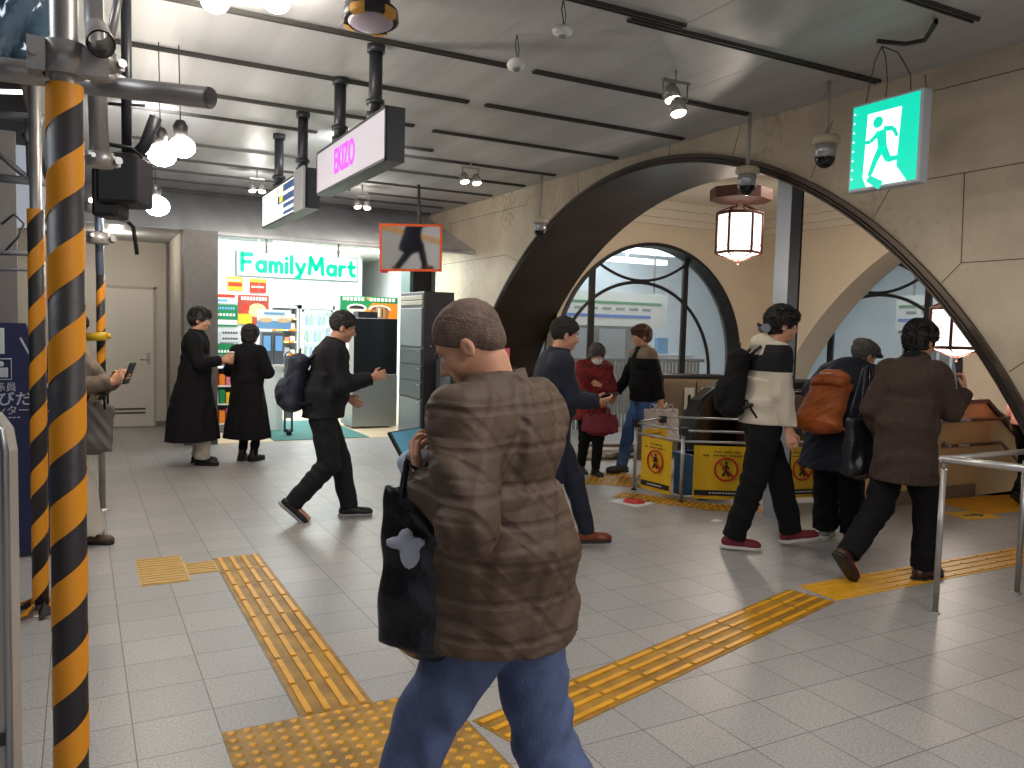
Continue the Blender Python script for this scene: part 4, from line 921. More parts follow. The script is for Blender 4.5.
# ---- lanterns in the inner hall
M_wood = mat('lantern_wood', srgb(96, 54, 42), .5)
M_pap = mat('lantern_paper', (1, 1, 1), .6, emit=(1, .91, .80), estr=1.9)
def lantern(x, y, z0, z1, r, label, plate=True, pw=60):
    t = empty('pendant_lantern', (x, y, z0), .35, label, 'lantern'); h = z1-z0; n = 6
    P6 = [(r*math.cos(2*PI*k/n), r*math.sin(2*PI*k/n)) for k in range(n)]
    b = MB(); b.prism([(.96*px, .96*py, .03) for px, py in P6], (0, 0, h-.06)); b.build('paper_shade', M_pap, t)
    b = MB()
    for px, py in P6: b.cyl((px, py, .01), (px, py, h-.02), .016, n=8)
    for k in range(n):
        for zz in (.015, h-.03): b.cyl((*P6[k], zz), (*P6[(k+1) % n], zz), .018, n=8)
        b.cyl((*P6[k], .0), (0, 0, -.085), .009, n=6); b.cyl((P6[k][0], P6[k][1], h-.02), (P6[k][0]*.3, P6[k][1]*.3, h+.06), .014, n=6)
        a0 = Vector((*P6[k], .04)); a1 = Vector((*P6[(k+1) % n], h-.05)); b.cyl(a0, a1, .003, n=5); b.cyl((P6[k][0], P6[k][1], h-.05), (P6[(k+1) % n][0], P6[(k+1) % n][1], .04), .003, n=5)
    b.cyl((0, 0, -.085), (0, 0, -.13), .012, n=8); b.build('wooden_frame', M_wood, t)
    b = MB(); b.prism([(px*.9*(1-(.0)), py*.9, .0) for px, py in P6], (0, 0, .01)); b.lathe([(r*.86, 0), (.03, -.065)], (0, 0, 0), 6, smooth=False); b.build('lower_shade', M_pap, t)
    zt = 3.62-z0
    b = MB(); b.cyl((0, 0, h+.04), (0, 0, zt), .025, n=8); b.build('stem', M_wood, t)
    if plate: b = MB(); b.cbox((0, 0, zt-.06), (1.0, .5, .12)) if False else b.prism([(.42*math.cos(2*PI*k/8+.4), .36*math.sin(2*PI*k/8+.4), h+.13) for k in range(8)], (0, 0, .13)); b.build('ceiling_plate', M_wood, t)
    point('lantern_light', (x, y, z0-.28), pw, (1, .87, .74), .12)
    return t
lantern(7.15, 7.53, 2.58, 3.10, .27, 'lit paper pendant lantern seen through the top of the great arch', pw=62)
lantern(8.0, 5.20, 1.50, 1.95, .27, 'lit paper lantern seen low beside the right slope of the great arch', False, pw=34)
area('inner_hall_lamp', (7.8, 7.2, 3.55), 1.2, 40, (1, .90, .78))
# ============================================================ SCAFFOLD, LEFT SIDE
M_tapeb = mat('sleeve_black', srgb(46, 42, 44), .5, bump=.1, bscale=30)
M_tapey = mat('stripe_yellow', srgb(232, 150, 28), .45)
def helix(r, z0, z1, pitch, band, ph=0.0, n=20):
    b = MB(); vs = []; fs = []
    k = 0; th0 = -2*PI; steps = int((z1-z0)/pitch*n)+2*n
    for i in range(steps+1):
        th = th0+2*PI*i/n; zc = z0+pitch*th/(2*PI)
        za = min(max(zc-band/2, z0), z1); zb = min(max(zc+band/2, z0), z1)
        vs += [(r*math.cos(th+ph), r*math.sin(th+ph), za), (r*math.cos(th+ph), r*math.sin(th+ph), zb)]
    for i in range(steps):
        if vs[2*i+1][2]-vs[2*i][2] > 1e-4 or vs[2*i+3][2]-vs[2*i+2][2] > 1e-4: fs.append((2*i, 2*i+2, 2*i+3, 2*i+1))
    b.add(vs, fs, 0, True)
    return b
def striped_pole(x, y, zb, zs0, zs1, zt, r, rs, pitch, band, label, ph=0, tape=True):
    t = empty('scaffold_pole', (x, y, 0), 0, label, 'pole')
    b = MB(); b.cyl((0, 0, zb), (0, 0, zt), r, n=24); b.build('steel_tube', M_galv, t)
    b = MB(); b.cyl((0, 0, zs0), (0, 0, zs1), rs, n=28); b.build('black_sleeve', M_tapeb, t)
    helix(rs+.0012, zs0, zs1, pitch, band, ph).build('yellow_stripe', M_tapey, t)
    b = MB(); b.lathe([(rs*2.2, 0), (rs*2.2, .006), (rs*1.1, .02)], (0, 0, zb)); b.build('base_plate', M_galv, t)
    return t
pA = AT(68, 430, 1.57)
zA = AT(68, 92, 1.57).z
t = striped_pole(pA.x, pA.y, 0, .03, zA, 3.4, .0243, .0315, .159, .078, 'large scaffold pole in a black and yellow striped sleeve, nearest the camera', 2.2)
b = MB(); zc = AT(68, 68, 1.57).z
b.lathe([(.036, -.03), (.036, .03)], (0, 0, zc)); b.cbox((-.045, 0, zc), (.03, .05, .06)); b.cbox((.05, 0, zc), (.05, .04, .05)); b.cyl((-.05, -.04, zc), (-.05, .04, zc), .008, n=8); b.build('coupler', M_galv, t)
p = G(41, 612)
t = striped_pole(p.x, p.y, 0, .05, AT(42, 225, 4.9).z, 3.4, .028, .040, .285, .13, 'middle scaffold pole with a black and yellow sleeve beside the blue board', 2.0)
b = MB(); 
for k in range(7):
    a_ = k*.9; b.prism([(.05*math.cos(a_), .05*math.sin(a_), .02), (.15*math.cos(a_+.2), .15*math.sin(a_+.2), .005), (.14*math.cos(a_+.7), .14*math.sin(a_+.7), .03), (.05*math.cos(a_+.6), .05*math.sin(a_+.6), .07)], (0, 0, .004), k % 2)
b.build('torn_tape', [M_tapey, M_tapeb], t)
p = AT(101, 330, 6.6)
t = striped_pole(p.x, p.y, 0, AT(101, 400, 6.6).z, AT(101, 272, 6.6).z, 3.45, .026, .034, .25, .12, 'thin far scaffold pole with a short striped sleeve in front of the cream wall', 2.0)
b = MB(); a_ = AT(87, 337, 6.5)-t.location; c_ = AT(107, 336, 6.5)-t.location; b.cyl(a_, c_, .034, n=12); b.cyl(c_, c_+Vector((.03, 0, 0)), .02, n=10); b.build('yellow_stub', mat('stub_yellow', srgb(216, 176, 40), .5), t)
def tube(name, pts, r, m, label, cat='scaffold tube', group=None, open_end=False):
    b = MB(); 
    if open_end:
        a_, c_ = Vector(pts[0]), Vector(pts[1]); b.cyl(a_, c_, r, n=20, caps=False); b.cyl(a_, c_, r*.86, n=20, caps=False)
    else: b.tube(pts, r, 14)
    return tag(b.build(name, m), label, cat, group)
tube('scaffold_tube', [AT(-60, 62, 1.64), AT(58, 76, 1.64)], .0243, M_galv, 'steel tube crossing behind the near pole towards the left edge')
tube('scaffold_tube', [AT(84, 84, 1.9), AT(210, 98, 1.78)], .0235, mat('galv_light', srgb(176, 172, 170), .40, metal=.3, noise=.1, nscale=10), 'steel tube sticking out to the right with an open end', open_end=True)
tube('scaffold_tube', [AT(97, 30, 1.8), AT(101, 44, 1.45)], .0243, M_galv, 'short steel tube pointing its open end at the camera', open_end=True)
tube('scaffold_tube', [AT(92, -40, 2.2), AT(100, 160, 2.2)], .0243, M_galv, 'upright steel tube just behind the near pole')
tube('scaffold_tube', [AT(122, -20, 2.0), AT(106, 60, 2.0)], .010, M_galv, 'thin steel bracing tube slanting at the top left')
tube('scaffold_tube', [AT(97, 150, 6.3), AT(100, 275, 6.4)], .03, mat('tube_blueish', srgb(140, 156, 180), .3, metal=.7), 'upright bluish steel tube above the short striped sleeve')
for (x, y, d, s_, lb) in ((101, 62, 1.75, .05, 'steel swivel coupler below the open tube end'), (100, 160, 2.2, .055, 'steel coupler at the lower end of the upright tube'), (104, 78, 1.85, .045, 'steel coupler at the root of the open tube'), (98, 205, 6.2, .16, 'bunched couplers on the far pole under the dark box'), (98, 238, 6.3, .13, 'lowest couplers on the far pole')):
    t = empty('pole_coupler', AT(x, y, d), .3, lb, 'coupler')
    b = MB(); b.lathe([(s_*.62, -s_*.35), (s_*.62, s_*.35)], (0, 0, 0)); b.cbox((s_*.6, 0, 0), (s_*.6, s_*.5, s_*.5)); b.build('body', M_galv, t)
    b = MB(); b.cyl((s_*.7, -s_*.45, 0), (s_*.7, s_*.45, 0), s_*.12, n=8); b.lathe([(s_*.2, 0), (s_*.2, s_*.12)], (s_*.7, -s_*.45, 0), 6, axis=(0, -1, 0), smooth=False); b.build('bolt', M_steel, t)
    b = MB(); b.cyl((-s_*.5, -s_*.6, s_*.1), (-s_*.5, s_*.3, s_*.1), s_*.12, n=8); b.build('bolt', M_steel, t)
# plastic sheet at the top left
b = MB(); vs = []; fs = []
nx, ny = 10, 10
for j in range(ny+1):
    for i in range(nx+1):
        p = AT(-70+122*i/nx, -60+122*j/ny, 2.0+.03*math.sin(i*1.7+j)+(.06 if i == nx else 0)); vs.append(p)
for j in range(ny):
    for i in range(nx): fs.append((j*(nx+1)+i, j*(nx+1)+i+1, (j+1)*(nx+1)+i+1, (j+1)*(nx+1)+i))
b.add(vs, fs, 0, True); o = b.build('plastic_sheet', mat('sheet_blue', srgb(92, 120, 138), .15, spec=.8, coat=.5)); md = o.modifiers.new('thickness', 'SOLIDIFY'); md.thickness = .004
tag(o, 'blue-grey plastic sheet above the crossing tube at the top left', 'plastic sheet')
# distant trusses and tube lamp
M_trus = mat('truss_steel', srgb(120, 122, 130), .4, metal=.6)
t = empty('scaffold_truss', (0, 0, 0), 0, 'light steel truss of tubes behind the blue station board', 'truss')
for a_, c_, r in (((-60, 108), (46, 119), .028), ((-60, 172), (50, 183), .03), ((38, 118), (36, 226), .03), ((28, 118), (30, 180), .02), ((-40, 120), (32, 182), .02), ((-60, 250), (34, 254), .018), ((-60, 268), (34, 270), .012)):
    b = MB(); b.cyl(AT(*a_, 5.6), AT(*c_, 5.6), r, n=10); b.build('tube', M_trus, t)
for (x, y) in ((38, 119), (37, 180), (29, 136)):
    b = MB(); c_ = AT(x, y, 5.55); b.sph(c_, .045, 10); b.build('joint', M_trus, t)
b = MB(); b.tube([AT(2, 224, 5.4), AT(14, 214, 5.4), AT(24, 224, 5.4), AT(18, 238, 5.4), AT(6, 250, 5.4)], .008, 6); b.build('wire', M_wire, t)
b = MB(); b.cyl(AT(-50, 90, 7.0), AT(52, 93, 7.0), .02, n=8); tag(b.build('tube_lamp', M_tube), 'thin white tube lamp behind the scaffold at the top left', 'lamp')
# dark box bundle
c_ = AT(127, 180, 4.6)
t = empty('black_box', c_, -.4, 'black equipment box hanging from a dark pipe beside the flood lamps', 'equipment box')
b = MB(); b.bbox((-.12, -.14, -.15), (.10, .14, .13), .02); b.bbox((-.16, -.10, -.22), (-.02, .10, .05), .02); b.build('casing', M_black, t)
b = MB(); b.cyl((.0, 0, .1), (.0, 0, 3.45-c_.z), .028, n=12); b.cyl((-.12, 0, .42), (.1, 0, .42), .008, n=6); b.build('pipe', M_sbox, t)
b = MB(); b.tube([(-.1, -.1, .13), (-.05, -.12, .17), (.06, -.1, .16), (.1, -.05, .12)], .012, 6); b.build('cable', M_black, t)
b = MB(); b.tube([(.02, 0, .1), (.10, 0, .2), (.16, 0, .36)], .035, 10); b.build('arm', M_sbox, t)
c_ = AT(118, 205, 4.7)
t = empty('wall_bracket', c_, 0, 'crumpled silver fitting on a thin bracket below the black box', 'bracket')
b = MB(); b.sph((0, 0, 0), .05, 8, sc=(1, 1, .8)); b.cbox((.03, 0, -.07), (.05, .05, .05)); b.build('silver_fitting', M_galv, t)
b = MB(); b.tube([(.02, 0, -.06), (.08, 0, -.12), (.10, 0, -.28)], .012, 6); b.cyl((0, 0, 0), (.03, 0, .25), .012, n=8); b.build('arm', M_sbox, t)
# ---- blue station board
M_navy = mat('board_navy', srgb(28, 34, 78), .45)
M_pr = mat('board_print', srgb(186, 192, 204), .5)
zt_ = AT(25, 323, 5.35).z
P0 = AT(-75, 470, 5.35); 
t = empty('station_board', (AT(52, 470, 5.35).x, AT(52, 470, 5.35).y, 0), -.06, 'dark blue station board with a white 1 and Japanese lettering at the left edge', 'sign')
W_ = .82
b = MB(); b.prism([(-W_, 0, .02), (0, 0, .02), (0, 0, zt_-.42), (-.14, 0, zt_), (-W_, 0, zt_)], (0, .12, 0)); b.build('board', M_navy, t)
b = MB(); b.prism([(-.175, -.004, zt_-.10), (-.02, -.004, zt_-.42), (-.012, -.004, zt_-.41), (-.165, -.004, zt_-.09)], (0, .004, 0)); b.build('white_line', M_pr, t)
xo = lambda px: -(52-px)*5.35/F_PX*1.08
zo = lambda py: AT(20, py, 5.35).z
b = MB(); b.box((xo(-6), -.006, zo(353)), (xo(16), 0, zo(328))); b.build('number_tile', mat('tile_white', srgb(214, 220, 228), .5), t)
text_mesh('number', '1', .165, M_navy, t, (xo(8), -.009, zo(341)), ROT_F, .001, bold=.002)
b = MB(); q = [(xo(-8), zo(378)), (xo(21), zo(378)), (xo(21), zo(358)), (xo(-8), zo(358))]
b.tube([(x, -.004, z) for x, z in q], .004, 6, closed=True); b.sph((xo(13), -.006, zo(363)), .018, 10, sc=(1, .2, 1)); b.bbox((xo(9), -.008, zo(376)), (xo(18.5), -.002, zo(366.5)), .003)
b.tube([(xo(2), -.004, zo(372)), (xo(4), -.004, zo(374))], .004, 6); b.tube([(xo(0), -.004, zo(369)), (xo(5.5), -.004, zo(374))], .004, 6); b.build('attendant_pictogram', M_pr, t)
text_mesh('lettering', '駅係員', .062, M_pr, t, (xo(-1), -.005, zo(386)), ROT_F, .001, align='LEFT')
text_mesh('lettering', 'よびだし', .098, M_pr, t, (xo(-4), -.005, zo(398)), ROT_F, .001, align='LEFT', bold=.001)
text_mesh('lettering', 'インターホン', .066, M_pr, t, (xo(-2), -.005, zo(409)), ROT_F, .001, align='LEFT')
b = MB(); 
for k in range(9): b.box((xo(-2)+.024*k, -.003, zo(416)), (xo(-2)+.024*k+.017, 0, zo(415)))
b.build('small_print', M_pr, t)
# ---- metal barrier panel at the lower left edge
t = empty('barrier_panel', (AT(11, 600, 2.2).x, AT(11, 600, 2.2).y, 0), 0, 'end of a brushed aluminium barrier panel with a rounded corner at the lower left edge', 'barrier')
zt_ = AT(12, 413, 2.2).z
L_ = Vector((-RGT.x, -RGT.y)).normalized()*.6
b = MB(); pl = [(0, 0), (0, zt_-.10), (-.01, zt_-.04), (-.04, zt_), (-.6, zt_), (-.6, 0)]
dv = Vector((RGT.x, RGT.y, 0)).normalized()
b.prism([(dv.x*u, dv.y*u, z) for u, z in pl], (FWD.x*.04, FWD.y*.04, 0)); b.build('panel', mat('panel_alu', srgb(196, 190, 182), .4, metal=.4, noise=.06, nscale=4), t)
b = MB(); b.tube([(dv.x*u-FWD.x*.004, dv.y*u-FWD.y*.004, z) for u, z in [(-.008, 0), (-.008, zt_-.10), (-.016, zt_-.045), (-.045, zt_-.01), (-.6, zt_-.01)]], .010, 8); b.build('edge_trim', M_steel, t)
b = MB(); c_ = dv*-.03; b.box((c_.x-.008, c_.y-.012, AT(12, 750, 2.2).z), (c_.x+.008, c_.y, AT(12, 738, 2.2).z)); b.build('latch', ML1, t)
# ============================================================ PEOPLE
class Field:
    """distance field on a grid; round cones, ellipsoids and elliptic cones blended smoothly, then meshed"""
    def __init__(s, lo, hi, h):
        s.h = h; s.lo = np.array(lo, np.float32); s.n = [int(math.ceil((hi[i]-lo[i])/h))+1 for i in range(3)]
        s.ax = [s.lo[i]+h*np.arange(s.n[i], dtype=np.float32) for i in range(3)]
        s.D = np.full(s.n, .25, np.float32)
    def sub(s, lo, hi):
        sl = []
        for i in range(3):
            a = max(0, int((lo[i]-s.lo[i])/s.h)); b_ = min(s.n[i], int((hi[i]-s.lo[i])/s.h)+2)
            if b_ <= a: return None, None
            sl.append(slice(a, b_))
        g = np.ix_(s.ax[0][sl[0]], s.ax[1][sl[1]], s.ax[2][sl[2]])
        return tuple(sl), g
    def put(s, fn, lo, hi, k, op='u'):
        pad = k+3*s.h
        sl, g = s.sub([v-pad for v in lo], [v+pad for v in hi])
        if sl is None: return
        d = fn(*g).astype(np.float32); c = s.D[sl]
        if op == 'u':
            if k > 0:
                hh = np.clip(.5+.5*(c-d)/k, 0, 1); s.D[sl] = c*(1-hh)+d*hh-k*hh*(1-hh)
            else: s.D[sl] = np.minimum(c, d)
        else:                                    # subtract
            if k > 0:
                hh = np.clip(.5-.5*(c+d)/k, 0, 1); s.D[sl] = c*(1-hh)+(-d)*hh+k*hh*(1-hh)
            else: s.D[sl] = np.maximum(c, -d)
    def cone(s, a, b, ra, rb=None, k=.02, op='u'):
        rb = ra if rb is None else rb; a = np.array(a, float); b = np.array(b, float); ab = b-a; L = float(ab@ab)+1e-9; R = max(ra, rb)
        def fn(x, y, z):
            px, py, pz = x-a[0], y-a[1], z-a[2]
            t = np.clip((px*ab[0]+py*ab[1]+pz*ab[2])/L, 0, 1)
            return np.sqrt((px-t*ab[0])**2+(py-t*ab[1])**2+(pz-t*ab[2])**2)-(ra+(rb-ra)*t)
        s.put(fn, np.minimum(a, b)-R, np.maximum(a, b)+R, k, op)
    def ell(s, c, r, R=None, k=.02, op='u'):
        c = np.array(c, float); r = np.array(r, float); M = np.eye(3) if R is None else np.array(R, float)
        def fn(x, y, z):
            q = [x-c[0], y-c[1], z-c[2]]
            u = [(M[i][0]*q[0]+M[i][1]*q[1]+M[i][2]*q[2]) for i in range(3)]
            k0 = np.sqrt(sum((u[i]/r[i])**2 for i in range(3))); k1 = np.sqrt(sum((u[i]/r[i]**2)**2 for i in range(3)))+1e-6
            return k0*(k0-1)/k1
        m = float(max(r)); s.put(fn, c-m, c+m, k, op)
    def econe(s, a, b, ra, rb, fwd, k=.02, op='u'):
        """ra, rb = (half depth along fwd, half width sideways) at each end; flat ends"""
        a = np.array(a, float); b = np.array(b, float); ab = b-a; L = np.linalg.norm(ab); n = ab/L
        u = np.array(fwd, float); u = u-n*(u@n); u /= np.linalg.norm(u); v = np.cross(n, u); m = max(*ra, *rb)
        def fn(x, y, z):
            px, py, pz = x-a[0], y-a[1], z-a[2]
            h = px*n[0]+py*n[1]+pz*n[2]; t = np.clip(h/L, 0, 1)
            qu = px*u[0]+py*u[1]+pz*u[2]; qv = px*v[0]+py*v[1]+pz*v[2]
            rx = ra[0]+(rb[0]-ra[0])*t; ry = ra[1]+(rb[1]-ra[1])*t
            k0 = np.sqrt((qu/rx)**2+(qv/ry)**2); k1 = np.sqrt((qu/rx**2)**2+(qv/ry**2)**2)+1e-5
            return np.maximum(k0*(k0-1)/k1, np.abs(h-L/2)-L/2)
        s.put(fn, np.minimum(a, b)-m, np.maximum(a, b)+m, k, op)
    def cut(s, p, n):
        """keep the side where (x-p).n < 0"""
        g = np.ix_(*s.ax); n = np.array(n, float); n /= np.linalg.norm(n)
        s.D = np.maximum(s.D, ((g[0]-p[0])*n[0]+(g[1]-p[1])*n[1]+(g[2]-p[2])*n[2]).astype(np.float32))
    def disp(s, fn):
        g = np.ix_(*s.ax); s.D = s.D+fn(*g).astype(np.float32)
    def mesh(s, name, mats, parent=None, msel=None, label=None):
        D = s.D.copy()
        for i in range(3):
            sl = [slice(None)]*3; sl[i] = 0; D[tuple(sl)] = .25; sl[i] = -1; D[tuple(sl)] = .25
        S = D < 0; nx, ny, nz = D.shape
        cnt = np.zeros((nx-1, ny-1, nz-1), np.int8)
        for i in (0, 1):
            for j in (0, 1):
                for k in (0, 1): cnt += S[i:nx-1+i, j:ny-1+j, k:nz-1+k]
        A = (cnt > 0) & (cnt < 8); idx = np.argwhere(A)
        vid = np.full(A.shape, -1, np.int32); vid[A] = np.arange(len(idx))
        acc = np.zeros((len(idx), 3)); num = np.zeros(len(idx))
        I, J, K = idx.T
        cr_ = [(i, j, k) for i in (0, 1) for j in (0, 1) for k in (0, 1)]
        for c0 in cr_:
            for a in range(3):
                if c0[a] == 0:
                    c1 = list(c0); c1[a] = 1
                    d0 = D[I+c0[0], J+c0[1], K+c0[2]]; d1 = D[I+c1[0], J+c1[1], K+c1[2]]
                    m = (d0 < 0) != (d1 < 0); t = np.where(m, d0/(d0-d1+1e-12), 0)
                    for q in range(3): acc[:, q] += m*(c0[q]+(t if q == a else 0))
                    num += m
        V = (idx+acc/num[:, None])*s.h+s.lo
        quads = []
        for a in range(3):
            o1, o2 = (a+1) % 3, (a+2) % 3
            sA = [slice(None)]*3; sB = [slice(None)]*3; sA[a] = slice(0, -1); sB[a] = slice(1, None)
            E = S[tuple(sA)] != S[tuple(sB)]
            e = np.argwhere(E); ok = np.ones(len(e), bool)
            for o in (o1, o2): ok &= (e[:, o] > 0) & (e[:, o] < D.shape[o]-1)
            e = e[ok]; ins = S[tuple(sA)][tuple(e.T)]
            def cell(d1, d2):
                q = e.copy(); q[:, o1] -= d1; q[:, o2] -= d2; return vid[tuple(q.T)]
            q4 = np.stack([cell(0, 0), cell(1, 0), cell(1, 1), cell(0, 1)], 1)
            q4[~ins] = q4[~ins][:, ::-1]; quads.append(q4)
        Q = np.concatenate(quads); Q = Q[(Q >= 0).all(1)]
        me = bpy.data.meshes.new(name)
        me.vertices.add(len(V)); me.vertices.foreach_set('co', V.astype(np.float32).ravel())
        me.loops.add(4*len(Q)); me.loops.foreach_set('vertex_index', Q.astype(np.int32).ravel())
        me.polygons.add(len(Q)); me.polygons.foreach_set('loop_start', np.arange(0, 4*len(Q), 4, dtype=np.int32))
        for m in (mats if isinstance(mats, (list, tuple)) else [mats]): me.materials.append(m)
        if msel is not None:
            me.polygons.foreach_set('material_index', msel(V[Q].mean(1)).astype(np.int32))
        me.polygons.foreach_set('use_smooth', np.ones(len(Q), bool)); me.update(calc_edges=True); me.validate()
        o = bpy.data.objects.new(name, me); COL.objects.link(o)
        if parent: o.parent = parent
        if label: o['label'] = label
        return o
def V3(*a): return np.array(a, float)
def unit(v): v = np.array(v, float); return v/(np.linalg.norm(v)+1e-9)
def ik(a, c, l1, l2, hint):
    a = np.array(a, float); c = np.array(c, float); d = c-a; L = np.linalg.norm(d); Lm = (l1+l2)*.998
    if L > Lm: c = a+d/L*Lm; L = Lm; d = c-a
    u = d/L; x = (l1*l1-l2*l2+L*L)/(2*L); h = math.sqrt(max(l1*l1-x*x, 0)); w = np.array(hint, float); w = unit(w-u*(w@u))
    return a+u*x+w*h, c
def rotm(yaw, pitch, roll=0):
    """rows: forward, left, up of a frame turned by yaw (left) and pitched down by pitch"""
    cy, sy, cp, sp = math.cos(yaw), math.sin(yaw), math.cos(pitch), math.sin(pitch)
    f = V3(cy*cp, sy*cp, -sp); l = V3(-sy, cy, 0); u = np.cross(f, l)
    if roll: l, u = l*math.cos(roll)+u*math.sin(roll), u*math.cos(roll)-l*math.sin(roll)
    return f, l, u
def wrinkle(A, f=1.0):
    return lambda x, y, z: A*np.sin(34*f*z+7*np.sin(9*x+4*y+3*z)+5*y)*np.sin(15*f*x+11*f*y+9*z)
SKIN = mat('skin', srgb(206, 152, 122), .5, noise=.05, nscale=10, spec=.4)
EYEW = mat('eye_white', srgb(220, 216, 210), .3); EYEB = mat('eye_dark', srgb(30, 20, 16), .2)
HAIRB = mat('hair_black', srgb(22, 18, 17), .5, bump=.6, bscale=90)
def make_person(pos, heading, H, label, fore=False, **k):
    g = lambda n, d: k.get(n, d)
    S = H/1.70; vox = g('vox', .0075); cvox = g('cvox', .010)
    root = None
    z = lambda v: v*S
    lean = g('lean', .05); tw = g('twist', 0); W = g('wid', 1.0)
    hz = g('hipz', .90)*S
    P = V3(g('hipx', 0)*S, 0, hz+.03*S)
    sd = V3(math.sin(lean), g('side', 0), math.cos(lean)); sd = unit(sd)
    T = P+.12*S*unit(V3(math.sin(lean*.6), 0, math.cos(lean*.6)))          # waist
    Sh = T+.36*S*sd; Cc = T+.20*S*sd; Nk = Sh+.04*S*sd
    lat = V3(-math.sin(tw), math.cos(tw), 0)
    fw = unit(np.cross(lat, sd))
    shl = [Sh+lat*sgn*.165*S*W-sd*.02*S for sgn in (1, -1)]
    hips = [P+V3(0, sgn*.085*S, -.03*S) for sgn in (1, -1)]
    feet = g('feet', [(.0, .1, .085, 0), (.0, -.1, .085, 0)])
    legs = []
    for i in range(2):
        fx, fy, fz, fp = feet[i][:4]; toe = feet[i][4] if len(feet[i]) > 4 else 0
        kn, an = ik(hips[i], V3(fx*S, fy*S, fz*S), .415*S, .415*S, V3(1, math.tan(toe)*.3+(.1 if i == 0 else -.1), 0))
        legs.append((hips[i], kn, an, fp, toe))
    arms = []
    for i in range(2):
        a = g('arms', [((.05, .24, .80), (-1, .3, 0)), ((.05, -.24, .80), (-1, -.3, 0))])[i]
        el, wr = ik(shl[i], V3(*a[0])*S, .28*S, .25*S, V3(*a[1]))
        arms.append((shl[i], el, wr))
    hp, hy, hr = g('headp', .05), g('heady', 0), g('headr', 0)
    Hf, Hl, Hu = rotm(tw*.5+hy, hp, hr)
    nd = unit(sd*.65+Hu*.35+V3(g('neckf', .15), 0, 0))
    Hb = Nk+nd*.065*S                                                        # skull base
    Hc = Hb+Hu*.085*S+Hf*.022*S
    RM = np.array([Hf, Hl, Hu]); hs = S*g('headscale', 1.0)
    hp_ = lambda a, b_, c: Hc+hs*(Hf*a+Hl*b_+Hu*c)
    allp = np.array([P, Sh, Hc]+[q for l in legs for q in l[1:3]]+[q for a in arms for q in a[1:]])
    lo = allp.min(0)-.26*S; hi = allp.max(0)+.26*S; lo[2] = -.02; hi[2] = Hc[2]+.20*S
    # ---- body
    F = Field(lo, hi, vox)
    F.ell(P, V3(.10, .145, .11)*S, k=.03); F.econe(P, T, (.10*S, .14*S), (.095*S, .13*S), fw, .05)
    F.econe(T, Cc, (.095*S, .13*S), (.11*S, .155*S*W), fw, .05); F.ell(Cc+sd*.06*S, V3(.105, .155*W, .13)*S, R=[fw, lat, sd], k=.04)
    F.cone(shl[0], shl[1], .052*S, .052*S, .04); F.cone(Sh-sd*.02, Hb+Hu*.02*S, .062*S, .054*S, .03)
    for (a, kn, an, fp, toe) in legs:
        F.cone(a, kn, .082*S, .052*S, .03); F.cone(kn, an, .052*S, .036*S, .02); F.cone(kn-.0, kn+(an-kn)*.35-V3(.02, 0, 0)*S, .045*S, .05*S, .03)
        f_ = unit(V3(math.cos(toe)*math.cos(fp), math.sin(toe), -math.sin(fp))); F.cone(an-V3(0, 0, .035)*S, an+f_*.15*S-V3(0, 0, .045)*S*math.cos(fp), .035*S, .022*S, .02)
    hands = []
    for i, (sh, el, wr) in enumerate(arms):
        F.cone(sh, el, .046*S, .038*S, .03); F.cone(el, wr, .038*S, .026*S, .02)
        sg = 1 if i == 0 else -1
        hd = g('hand%d' % i, {}); d = unit(hd['d']) if 'd' in hd else unit(wr-el); pn = unit(hd.get('n', (0, -sg, 0))); pn = unit(pn-d*(pn@d))
        th = np.cross(pn, d)*(1 if hd.get('flip', False) else 1)
        th = th if th@V3(*hd.get('thumb', (.6, 0, 1))) > 0 else -th; th = unit(th)
        cl = hd.get('curl', .45); hsz = S*1.0*hd.get('size', 1)
        p1 = wr+d*.088*hsz
        F.econe(wr-d*.01, p1, (.016*hsz, .030*hsz), (.013*hsz, .040*hsz), pn, .012)
        hands.append((wr, d, pn, th, p1))
        for q, (off, ln) in enumerate(((.030, .068), (.011, .078), (-.009, .072), (-.028, .056))):
            b0 = p1+th*off*hsz-d*.008; dd = unit(d+th*(off*1.5)); c_ = cl*hd.get('sp', (1, 1, 1, 1))[q]; pt = b0; ang = .25*c_
            for j, fr in enumerate((.45, .32, .23)):
                dv_ = dd*math.cos(ang)+pn*math.sin(ang); nx_ = pt+dv_*ln*fr*hsz*1.05
                F.cone(pt, nx_, (.0088-.0009*j)*hsz, (.0080-.0009*j)*hsz, .004); pt = nx_; ang += c_
        b0 = wr+d*.022*hsz+th*.022*hsz; td = unit(d*.62+th*.62+pn*.42*hd.get('tc', 1)); m_ = b0+td*.048*hsz; e_ = m_+unit(d*.85+th*.15+pn*.35*hd.get('tc', 1))*.036*hsz
        F.cone(b0, m_, .014*hsz, .0105*hsz, .010); F.cone(m_, e_, .0105*hsz, .0082*hsz, .004)
    # head
    F.ell(hp_(-.012, 0, .035), V3(.097, .076, .085)*hs, RM, .02); F.ell(hp_(.020, 0, -.035), V3(.070, .060, .080)*hs, RM, .03)
    F.ell(hp_(.055, 0, -.088), V3(.026, .026, .020)*hs, RM, .022)
    for sg in (1, -1):
        F.ell(hp_(.048, sg*.045, -.030), V3(.028, .020, .026)*hs, RM, .02)
        F.cone(hp_(.080, sg*.010, .026), hp_(.066, sg*.045, .026), .009*hs, .008*hs, .012)
        F.ell(hp_(.094, sg*.030, .004), V3(.014, .016, .011)*hs, RM, .008, 's')
        F.ell(hp_(-.010, sg*.078, -.012), V3(.019, .008, .030)*hs, RM, .006)
        F.ell(hp_(-.004, sg*.086, -.010), V3(.010, .005, .018)*hs, RM, .003, 's')
